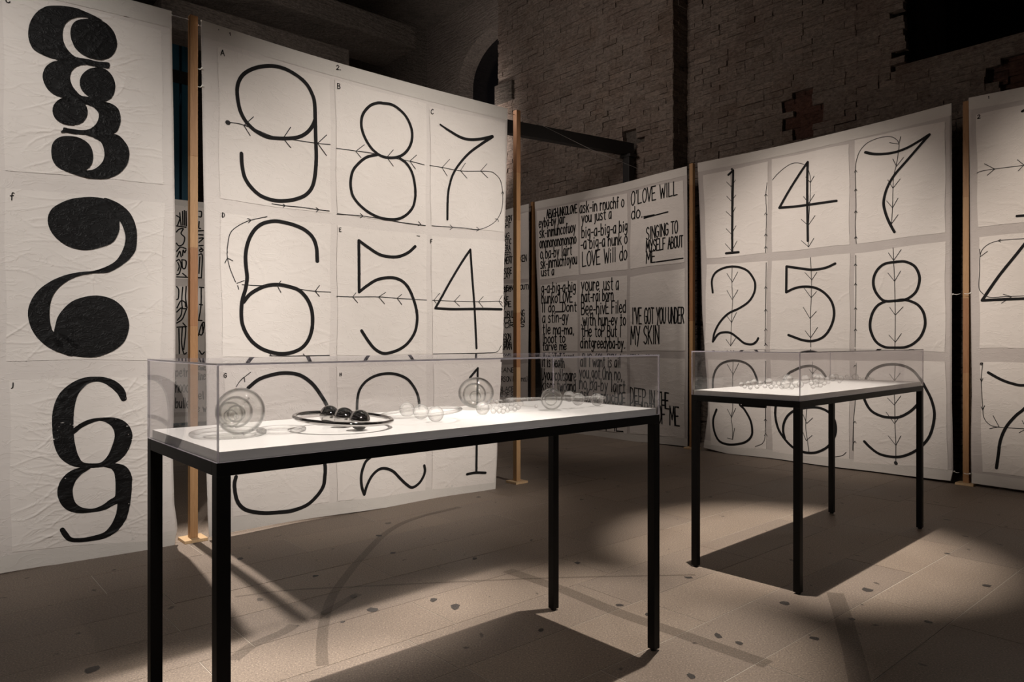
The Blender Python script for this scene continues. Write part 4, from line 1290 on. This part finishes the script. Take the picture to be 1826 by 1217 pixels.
B5.arrows([[(265, 500), (262, 600), (262, 745), (255, 800), (262, 850), (264, 915)], [(440, 495), (438, 700), (434, 880), (420, 935), (380, 955)]] + vees([((233, 512), (265, 567), (295, 507)), ((233, 752), (257, 797), (278, 748)), ((237, 908), (264, 915), (274, 855))]) + ups(436, [600, 805, 885]), cD, s5['3'], .9)
B5.arrows([[(690, 500), (688, 620), (660, 750), (655, 850), (665, 920), (675, 985)], [(800, 1010), (850, 1003), (872, 985)]] + vees([((672, 540), (690, 562), (712, 538)), ((640, 783), (660, 830), (692, 800)), ((638, 873), (658, 922), (690, 894))]), cD, s5['6'], .95)
B5.arrows([[(1135, 505), (1130, 650), (1133, 720), (1135, 860), (1138, 940), (1137, 1035)], [(1136, 1042, 5.5), (1138, 1045, 5.5)], [(925, 505), (920, 700), (910, 820), (907, 975)]] + vees([((1105, 565), (1132, 600), (1162, 560)), ((1094, 693), (1130, 730), (1166, 682)), ((1086, 768), (1132, 830), (1166, 784)), ((1098, 897), (1138, 948), (1166, 897))]) + ups(918, [515, 640, 818, 925]), cD, s5['9'], .95)

# ------------------------------------------------------------------ banner at the right edge of the picture
b6o = ROW.pt(0, 0, .02)
B6 = Banner('banner', 'white banner cropped by the picture edge with a partly seen four and seven', (b6o.x, b6o.y), AR,
            left=[(1728, 175.3), (1730, 300), (1731, 500), (1733, 700), (1731, 800), (1731.5, 862.3)], right=[(2200, 60), (2200, 920)], amp=.010, seed=31, creases=150, camp=.0034, csig=.0065)
ul6 = B6.left[0][0]
vt6, vb6 = B6.left[0][1], B6.left[-1][1]
B6.right = [(ul6 + 2.86, vt6), (ul6 + 2.84, vb6)]
B6.cloth()


def s6(c0, c1, col=0):
    (ua, va), (ub, vb) = B6.P.uv(*c0), B6.P.uv(*c1)
    ua, ub = ua + col * .93, ub + col * .93
    return B6.sheet_uv([(ua, va), (ua + .88, va), (ub + .88, vb), (ub, vb)], .010 if col == 0 else .03)


k61, k64, k67 = s6(cC(1573, 106), cC(1582, 710)), s6(cC(1586, 764), cD(1590, 425)), s6(cD(1592, 500), cD(1600, 1090))
for c_ in (1, 2):
    s6(cC(1573, 106), cC(1582, 710), c_), s6(cC(1586, 764), cD(1590, 425), c_), s6(cD(1592, 500), cD(1600, 1090), c_)
B6.numeral([[(1820, 88), (1870, 60)], [(1870, 60), (1868, 300), (1872, 640)], [(1790, 650), (1826, 647), (1950, 638)]], cC, 4, k61, label='thin black numeral one')
B6.numeral([[(1890, 725), (1826, 805), (1780, 863), (1700, 962), (1640, 1047), (1603, 1103)], [(1603, 1103), (1700, 1098), (1826, 1093), (2010, 1085)], [(1890, 725), (1895, 1000), (1900, 1270)]], cC, 4.4, k64, label='thin black numeral four')
B6.numeral([[(1635, 557), (1700, 593), (1760, 615), (1826, 625), (1950, 600)], [(1950, 600), (1880, 690), (1826, 752), (1780, 790), (1730, 850), (1700, 920), (1688, 1000), (1678, 1070)]], cD, 4.4, k67, label='thin black numeral seven')
B6.arrows([[(1578, 420), (1600, 410), (1670, 398), (1826, 378), (1930, 366)]] + vees([((1617, 370), (1672, 398), (1632, 432)), ((1793, 348), (1828, 376), (1798, 407))]), cC, k61, 1.0)
B6.arrows([[(1900, 765), (1826, 771), (1760, 775), (1690, 783), (1640, 800), (1605, 830), (1592, 870), (1590, 950), (1586, 1030), (1600, 1060), (1640, 1085), (1720, 1083), (1826, 1078), (1900, 1072)]] + vees([((1590, 828), (1594, 868), (1632, 840)), ((1715, 1070), (1760, 1082), (1706, 1118)), ((1702, 775), (1690, 783), (1702, 790))]), cC, k64, 1.0)
B6.arrows([[(1605, 505), (1597, 600), (1605, 750), (1612, 800), (1640, 835), (1690, 850), (1826, 858)]] + vees([((1592, 590), (1598, 606), (1606, 588)), ((1596, 740), (1605, 758), (1615, 735)), ((1660, 788), (1692, 848), (1642, 858)), ((1816, 815), (1840, 858), (1800, 880))]), cD, k67, 1.0)
B6.text([('2', 1580, 128, 1596, 126, 20)], cC, k61, 1.2)
B6.text([('6', 1586, 788, 1594, 788, 12)], cC, k64, 1.0)
B6.text([('g', 1590, 512, 1606, 512, 12)], cD, k67, 1.1)
hem6 = [o for o in B6.root.children if o.name.startswith('top_hem')][0]
B6.text([('1', 1636, 22, 1646, 20, 14)], cC, hem6, 1.0)

# ------------------------------------------------------------------ lettered strip further along the cross row
B3 = Banner('banner', 'narrow visible strip of a far banner filled with small black capitals', (b4o.x, b4o.y), AR,
            left=[(870, 380), (870, 745)], right=[(943, 363.5), (944, 500), (943, 640), (942, 745)], amp=.010, seed=41, creases=20, camp=.002, csig=.01)
ur3 = B3.right[0][0]
vt3 = B3.right[0][1]
B3.left = [(ur3 - 2.6, vt3), (ur3 - 2.58, .12)]
B3.right = [(ur3, vt3), (ur3 - .01, 1.5), (ur3 - .02, .12)]
B3.cloth(.04)
cN = crop(890, 350, 4.06)
n1 = B3.sheet(cN(-60, 180), cN(212, 115), cN(212, 600), cN(-60, 605), cP, .03)
n2 = B3.sheet(cN(-60, 640), cN(212, 625), cN(212, 1150), cN(-60, 1150), cP, .03)
n3 = B3.sheet((874, 652), (942, 648), (940, 735), (874, 735), cP, .03)
B3.text([('DESIGN', 0, 195, 92, 178, 40), ('RIGHT', 0, 238, 86, 226, 36), ('ING', 20, 312, 76, 300, 36), ('PLASTIC', 0, 355, 90, 345, 38), ('OPERA', 10, 398, 84, 392, 38), ('OFFED', 10, 445, 90, 440, 36), ('DOCUMENT BROKEN', -20, 500, 198, 470, 46), ('EPISODE', 0, 570, 96, 558, 42), ('E', 148, 548, 156, 545, 44), ('RELAY', 0, 600, 84, 592, 36)], cN, n1, 1.5)
B3.text([('BUSCIS', 0, 690, 92, 690, 32), ('HEAVEN OUT)', 40, 682, 215, 672, 32), ('ART', 10, 730, 60, 725, 34), ('SANE', 5, 765, 72, 765, 36), ('SOME', 10, 805, 92, 800, 38), ('BY', 10, 845, 44, 845, 36), ('COULDBUILDING', -20, 888, 184, 868, 46), ('LOCATION', -10, 922, 186, 915, 40), ('WORDS', 0, 958, 186, 945, 36), ('PERSON', -5, 1040, 90, 1036, 42), ('METHING', -5, 1075, 92, 1074, 36), ('BODMAN', -5, 1112, 96, 1110, 38)], cN, n2, 1.5)
B3.text([('PERSON Poems)', 886, 681, 942, 680, 9), ('ENLACE', 886, 698, 918, 698, 8), ('TRIO OF SO', 884, 708, 920, 708, 8), ('CRANE', 884, 664, 920, 664, 8)], cP, n3, 1.1)

# ------------------------------------------------------------------ doodled banner behind the left gap
B0 = Banner('banner', 'dim banner with looping black drawn letters behind the pine post', (-4.87, 10.8), A,
            left=[(250, 343), (250, 760)], right=[(420, 366), (420, 740)], amp=.03, seed=51, creases=60, camp=.006, csig=.014)
B0.left = [(-1.3, 3.5), (-1.28, .12)]
B0.right = [(1.5, 3.5), (1.48, .12)]
B0.cloth(.04)
cQ = crop(300, 340, 4.06)
d1 = B0.sheet(cQ(-60, 85), cQ(255, 130), cQ(255, 640), cQ(-60, 640), cP, .03)
d2 = B0.sheet(cQ(-60, 690), cQ(262, 695), cQ(262, 1185), cQ(-60, 1185), cP, .03)
d3 = B0.sheet((300, 640), (365, 642), (365, 735), (300, 735), cP, .03)
B0.numeral([[(62, 180), (85, 200), (70, 250)], [(85, 160), (95, 250)], [(105, 150), (108, 250)], [(118, 145), (120, 250)], [(130, 150), (132, 255)], [(62, 255), (130, 265)], [(60, 300), (80, 280), (110, 275), (95, 310), (120, 340), (110, 385), (80, 400), (60, 380)],
            [(62, 440), (90, 410), (130, 420)], [(65, 480), (85, 440), (95, 480)], [(105, 470), (110, 430), (120, 450), (130, 430)], [(60, 510), (80, 500), (95, 540), (80, 600), (62, 610)], [(100, 500), (130, 510), (125, 560), (105, 560), (100, 500)], [(62, 625), (240, 632)],
            [(220, 150), (238, 155), (236, 190), (220, 190)], [(222, 225), (220, 270), (232, 275)], [(218, 292), (252, 290)], [(220, 320), (250, 322)], [(222, 345), (252, 345), (222, 375)], [(222, 400), (250, 398)], [(235, 415), (250, 430), (235, 445), (225, 430), (240, 425)], [(222, 465), (245, 470), (240, 625)], [(228, 480), (222, 600)], [(105, 600), (130, 620)], [(70, 520), (80, 550), (70, 580)]],
           cQ, 2.0, d1, 'drawn_letters')['kind'] = 'stuff'
B0.numeral([[(60, 695), (75, 720), (72, 780), (60, 790)], [(105, 700), (98, 780), (102, 850), (130, 855)], [(130, 695), (126, 780), (135, 850)], [(62, 850), (90, 800), (120, 810), (125, 840)], [(60, 880), (95, 850), (92, 900), (65, 940)], [(60, 960), (100, 930), (130, 860)], [(225, 700), (255, 702)], [(238, 702), (236, 830), (220, 935)], [(225, 825), (246, 828)], [(215, 940), (242, 942)],
            [(62, 990), (130, 985)], [(75, 1000), (78, 1180)], [(100, 990), (95, 1100), (110, 1180), (130, 1175)], [(105, 960), (125, 1000), (110, 1150)], [(215, 1050), (240, 970), (258, 955), (255, 1000), (240, 1045), (222, 1040)], [(222, 1160), (240, 1185), (258, 1170)], [(245, 960), (250, 1030)]],
           cQ, 2.0, d2, 'drawn_letters')['kind'] = 'stuff'
B0.text([('Cent.', 352, 660, 366, 660, 7), ('line', 352, 678, 365, 677, 14), ('el', 352, 712, 362, 712, 14), ('exw', 350, 734, 366, 734, 12), ('petra', 313, 672, 342, 672, 16), ('hoode', 313, 700, 342, 700, 20), ('bullet', 313, 728, 342, 728, 18)], cP, d3, 1.5)

# ------------------------------------------------------------------ wires, ties and hooks between posts and cloth
def wire(label, a, b, sag=.01):
    m = (Vector(a) + Vector(b)) / 2 - Vector((0, 0, sag))
    o = link('hanging_wire', tubemesh('hanging_wire', [a, m, b], .0022, 6), None, M['wire'], True)
    return tag(o, label, 'wire', 'thin wires the banners hang from')


def row_pt(p, z):
    return Vector((p.x, p.y, z))


cA_ = Vector((CA, SA))
nA = Vector((-SA, CA))
q_ = P1 + cA_ * .025 + nA * .025
wire('thin wire from the heavy glyph banner to its pine post', row_pt(q_ - cA_ * 2.9, 3.50), row_pt(q_ - cA_ * .028, 3.52))
wire('thin wire along the top of the nine eight seven banner', row_pt(q_ + cA_ * .028, 3.50), row_pt(P2 - cA_ * .004 + nA * .025, 3.50))
wire('thin wire running from the numeral banner post towards the lettered row', row_pt(P2 + cA_ * .054 + nA * .025, 3.52), row_pt(P2 + cA_ * 2.6 + nA * .5, 3.45), .03)


def tie(label, bn, edge_px, pst_px, cat='tie'):
    (u0, v0), (u1, v1) = bn.P.uv(*edge_px), bn.P.uv(*pst_px)
    root = empty('cord_tie', bn.P.pt(u0, v0, -.008))
    tag(root, label, 'cord', 'small ties that hold the banners to the posts')
    a, b = Vector((0, 0, 0)), bn.P.pt(u1, v1, -.008) - bn.P.pt(u0, v0, -.008)
    link('cord', tubemesh('cord', [a, (a + b) / 2 - Vector((0, 0, .006)), b], .003, 6), root, M['cord'], True)
    o = link('knot', spheremesh('knot', .009, 1, .8, 12, 8), root, M['cord'], True)
    return root


tie('upper pale tie beside the nine eight seven banner', B2, (360, 123), (352, 123))
tie('lower pale tie beside the nine eight seven banner', B2, (361, 154), (352, 155))
tie('pale cord tie at mid height of the one four seven banner', B5, (1700, 525), (1713, 524))
tie('pale cord tie low on the one four seven banner', B5, (1702, 841), (1711, 843))
tie('pale cord tie at mid height of the cropped banner', B6, (1731, 523), (1720, 524))
tie('pale cord tie low on the cropped banner', B6, (1730, 845), (1719, 844))


# ------------------------------------------------------------------ display tables with acrylic covers
HF, HC, BT = 1.029, 1.291, .028
LEG, RAIL = .037, .036


def table(label, P, ang, L, W):
    t = empty('display_table', (P[0], P[1], 0), ang)
    tag(t, label, 'table', 'black framed display tables')
    for x in (0, L - LEG):
        for y in (0, W - LEG):
            link('leg', boxmesh('leg', x, x + LEG, y, y + LEG, .010, HF - RAIL, .0015), t, M['steel_black'])
            me = bpy.data.meshes.new('foot')
            bm = bmesh.new()
            bmesh.ops.create_cone(bm, segments=16, radius1=.013, radius2=.015, depth=.012, cap_ends=True)
            bm.to_mesh(me)
            bm.free()
            o = link('foot', me, t, M['rubber'])
            o.location = (x + LEG / 2, y + LEG / 2, .006)
    for y in (0, W - LEG):
        link('rail', boxmesh('rail', 0, L, y, y + LEG, HF - RAIL, HF, .0015), t, M['steel_black'])
    for x in (0, L - LEG):
        link('rail', boxmesh('rail', x, x + LEG, LEG, W - LEG, HF - RAIL, HF, .0015), t, M['steel_black'])
    link('table_top', boxmesh('table_top', .012, L - .012, .012, W - .012, HF - .006, HF + BT, .0012), t, M['white'])
    return t


def cover(label, P, ang, L, W):
    c = empty('acrylic_cover', (P[0], P[1], HF), ang)
    tag(c, label, 'display cover', 'clear acrylic covers on the display tables')
    T, h = .006, HC - HF
    for nm, x0, x1, y0, y1, z0, z1, ax in (('front_panel', T, L - T, 0, T, 0, h - T, 1), ('back_panel', T, L - T, W - T, W, 0, h - T, 1), ('end_panel', 0, T, 0, W, 0, h - T, 0),
                                           ('end_panel', L - T, L, 0, W, 0, h - T, 0), ('top_panel', 0, L, 0, W, h - T, h, 2)):
        me = boxmesh(nm, x0, x1, y0, y1, z0 + .0005, z1)
        me.materials.append(M['acrylic'])
        me.materials.append(M['edge'])
        for p in me.polygons:
            p.material_index = 0 if abs(p.normal[ax]) > .5 else 1
        link(nm, me, c)
    return c


T1 = ((-.7722, 1.8622), .7211, 1.8856, .6572)
T2 = ((1.5264, 3.7768), .7533, 1.9622, .6633)
table('nearest black framed display table with one leg cut by the picture bottom', *T1)
table('farther black framed display table before the one four seven banner', *T2)
cover('clear acrylic cover over the chrome ring and large glass spheres', *T1)
cover('clear acrylic cover over the rows of small bubbles', *T2)
o = link('catch', boxmesh('catch', .004, .028, .20, .34, HF - RAIL - .014, HF - RAIL, .003), [x for x in bpy.data.objects if x.name == 'display_table.001'][0], M['steel_black'])

# ------------------------------------------------------------------ glass and chrome pieces
HB = HF + BT


def on_board(px, py):
    return floor_pt(px, py, HB)


def bubble(parent, loc, r, name='bubble', shell=.0022, sz=1.0, material=None, seg=32):
    material = material or ('glass' if r > .013 else 'solid_glass')
    o = link(name, spheremesh(name, r, 1, sz, seg, seg // 2 + 2, shell if r > .02 else 0), parent, M[material], True)
    o.location = loc
    return o


def ring(parent, c, R, r, tilt=(0, 0), name='ring', material='solid_glass', wob=.0):
    pts = []
    for k in range(64):
        a = 2 * math.pi * k / 64
        x, y = R * math.cos(a), R * math.sin(a)
        pts.append(Vector(c) + Vector((x, y, tilt[0] * x + tilt[1] * y + wob * math.sin(2 * a))))
    return link(name, tubemesh(name, pts, r, 12, True), parent, M[material], True)


def rod(parent, a, b, r, name='rod', material='solid_glass', bulb=False):
    pts = [Vector(a).lerp(Vector(b), t) for t in (0, .02, .05, .35, .65, .95, .98, 1)]
    rr = [r * .35, r * .8, r, r, r, r, r * .8, r * .35]
    return link(name, tubemesh(name, pts, rr, 12), parent, M[material], True)


def piece(label, p, cat='glass sculpture'):
    e = empty('glass_sculpture', p)
    return tag(e, label, cat, 'sculptures under the acrylic covers')


# nested globe on two looped tubes, nearest end
c = on_board(428.5, 776)
g = piece('large nested glass globe resting beside two looped glass tubes', c)
R = .0735
bubble(g, (0, 0, R), R, 'outer_globe', .003, seg=48)
bubble(g, (-.012, -.006, R * .98), .050, 'middle_globe', .003, seg=40)
bubble(g, (-.008, -.012, R * .92), .0275, 'inner_globe', .0025)
bubble(g, (-.008, -.014, R * .80), .0085, 'core_bead', 0)
rod(g, (.022, -.022, R + .030), (.042, -.040, R + .045), .003, 'link_rod')
rod(g, (-.010, -.02, R + .002), (-.004, -.024, R + .018), .0022, 'link_rod')
c2 = on_board(405, 778) - c
ring(g, (c2.x, c2.y + .01, .0085), .106, .0075, name='looped_tube')
c3 = on_board(502, 771) - c
ring(g, (c3.x, c3.y, .0085), .070, .0070, name='looped_tube')
lp = on_board(384, 777)
g = piece('smaller glass globe half hidden by the cover corner', lp + Vector((-.035, .20, 0)))
bubble(g, (0, 0, .044), .044, 'globe', .0025)
bubble(g, (.004, -.004, .040), .022, 'inner_globe', .002)

# chrome ring with three balls
c = on_board(641.4, 767)
g = tag(empty('chrome_sculpture', c), 'mirror chrome ring threaded with three chrome balls', 'sculpture', 'sculptures under the acrylic covers')
RB = .0335
for px, py in ((641.4, 767.2), (613.5, 761.5), (587.2, 757.0)):
    q = on_board(px, py) - c
    o = link('ball', spheremesh('ball', RB, 1, 1, 40, 24), g, M['chrome'], True)
    o.location = (q.x, q.y, RB)
Yc = F * (EYE - HB - RB) / (746 - CY)
q = Vector(((613 - CX) * Yc / F, Yc, HB)) - c
ring(g, (q.x, q.y, RB), .160, .0072, (-.065, 0), 'ring', 'chrome')

# clear ring with three balls
c = on_board(777, 753)
g = piece('clear glass ring threaded with three clear bubbles', c)
for px, py in ((777, 753), (750.5, 748.5), (725.9, 744.5)):
    q = on_board(px, py) - c
    bubble(g, (q.x, q.y, .029), .029, seg=36, shell=0, material='solid_glass')
Yc = F * (EYE - HB - .03) / (735.5 - CY)
q = Vector(((751 - CX) * Yc / F, Yc, HB)) - c
ring(g, (q.x, q.y, .030), .146, .0062, (.075, 0), 'ring')

# large dome globe at the back
c = Vector(((848.8 - CX) * 3.10 / F, 3.10, HB))
g = piece('tall round glass globe with smaller globes inside near the table middle', c)
bubble(g, (0, 0, .068), .077, 'outer_globe', .003, .88, seg=48)
bubble(g, (-.007, -.004, .060), .051, 'middle_globe', .0028, seg=40)
bubble(g, (-.003, -.006, .052), .025, 'inner_globe', .0022)
rod(g, (.048, -.01, .068), (.072, -.01, .070), .003, 'link_rod')
rod(g, (-.076, -.01, .056), (-.05, -.01, .056), .0022, 'link_rod')
# bubble chain
c = on_board(860.6, 740.5)
g = piece('chain of tiny glass bubbles trailing from one larger bubble', c)
bubble(g, (0, 0, .0265), .0265, 'large_bubble', 0, material='solid_glass')
for px, py, r in ((876, 715, 4.5), (886, 717, 4), (893, 724, 4), (899, 730, 5), (885, 731, 5), (905, 722, 4), (901, 718, 5.5), (913, 716, 4.5), (920, 724, 4.5), (911, 729, 5), (918, 731, 4), (928, 720, 5.5), (924, 727, 4.5), (890, 737, 4.5), (897, 738, 4.5), (880, 738, 5), (872, 727, 6), (905, 734, 4.5), (912, 722, 4), (893, 716, 3.5)):
    Yb = 2.86 + (738 - py) * .014
    r_ = r * Yb / F
    z = max(r_, EYE - (py - CY) * Yb / F - HB)
    bubble(g, (Vector(((px - CX) * Yb / F, Yb, HB + z)) - c), r_, 'small_bubble', 0, seg=16)
q0, q1_ = on_board(932, 727) - c, on_board(956, 728) - c
rod(g, (q0.x, q0.y, .009), (q1_.x, q1_.y, .009), .003, 'tail_rod')
bubble(g, (q1_.x, q1_.y, .008), .008, 'small_bubble', 0, seg=16)

# rod with spheres at the far end
org = Vector((T1[0][0], T1[0][1], HB))


def t1pt(s, t, z):
    return Vector((s * CA - t * SA, s * SA + t * CA, z)) + org


c = t1pt(1.474, .252, 0)
g = piece('long glass rod passing through one large and three smaller globes', c)
zr = .0467
bubble(g, (0, 0, zr), zr, 'large_globe', .0026, seg=40)
bubble(g, (-.004, -.006, zr), .028, 'inner_globe', .0022)
rod(g, t1pt(1.245, .29, zr + .006) - c, t1pt(1.90 - .10, .235, zr - .010) - c, .0085, 'rod')
for s_, r_, z_ in ((1.575, .024, zr + .006), (1.628, .028, .038), (1.745, .0285, .0295)):
    p = t1pt(s_, .252 - .05 * (s_ - 1.474), z_) - c
    bubble(g, p, r_, 'globe', 0, material='solid_glass')

# small bubbles on the farther table
SETS = [('loose cluster of small glass bubbles at the corner of the farther table', [(1322, 686, 4.5), (1334, 684.5, 5.5), (1344, 683, 6.5), (1355, 684, 5), (1371, 682, 7), (1380, 684, 5), (1364, 689, 4), (1350, 690, 4), (1338, 691, 4), (1328, 690, 3.5), (1375, 690, 4.5)]),
        ('middle cluster of glass bubbles with one wide bubble', [(1389, 684, 5), (1401, 685, 9), (1405, 677, 9), (1420, 684, 8), (1427, 686, 6), (1412, 690, 5), (1394, 690, 4.5), (1384, 689, 4)]),
        ('glass bubbles heaped just behind the cover edge', [(1436, 677, 8), (1447, 684, 4.5), (1455, 681, 6), (1462, 676, 9), (1454, 674, 8), (1470, 684, 4), (1463, 688, 4), (1475, 677, 5), (1450, 690, 4), (1457, 688, 3.5), (1477, 682, 3.5)]),
        ('trailing line of tiny glass bubbles along the farther table', [(1484, 674, 6.5), (1491, 671, 4), (1500, 675, 5), (1510, 672, 3.2), (1517, 675, 3.5), (1525, 672, 5.5), (1533, 676, 3), (1540, 676, 2.6), (1497, 681, 3), (1548, 675, 3.5), (1556, 677, 2.6)])]
for lab, L_ in SETS:
    base = None
    for px, py, r in L_:
        yb = max(py + r, 681 + (1560 - px) * .035 if px < 1480 else py + r)
        Y = F * (EYE - HB) / (yb - CY)
        u_ = Vector(((px - CX) * Y / F, Y, HB))
        r_ = r * Y / F * .98
        z = max(r_, EYE - (py - CY) * Y / F - HB)
        if base is None:
            base = piece(lab, u_)
            c = u_
        bubble(base, u_ - c + Vector((0, 0, z)), r_, 'bubble', 0, seg=22, material='solid_glass')
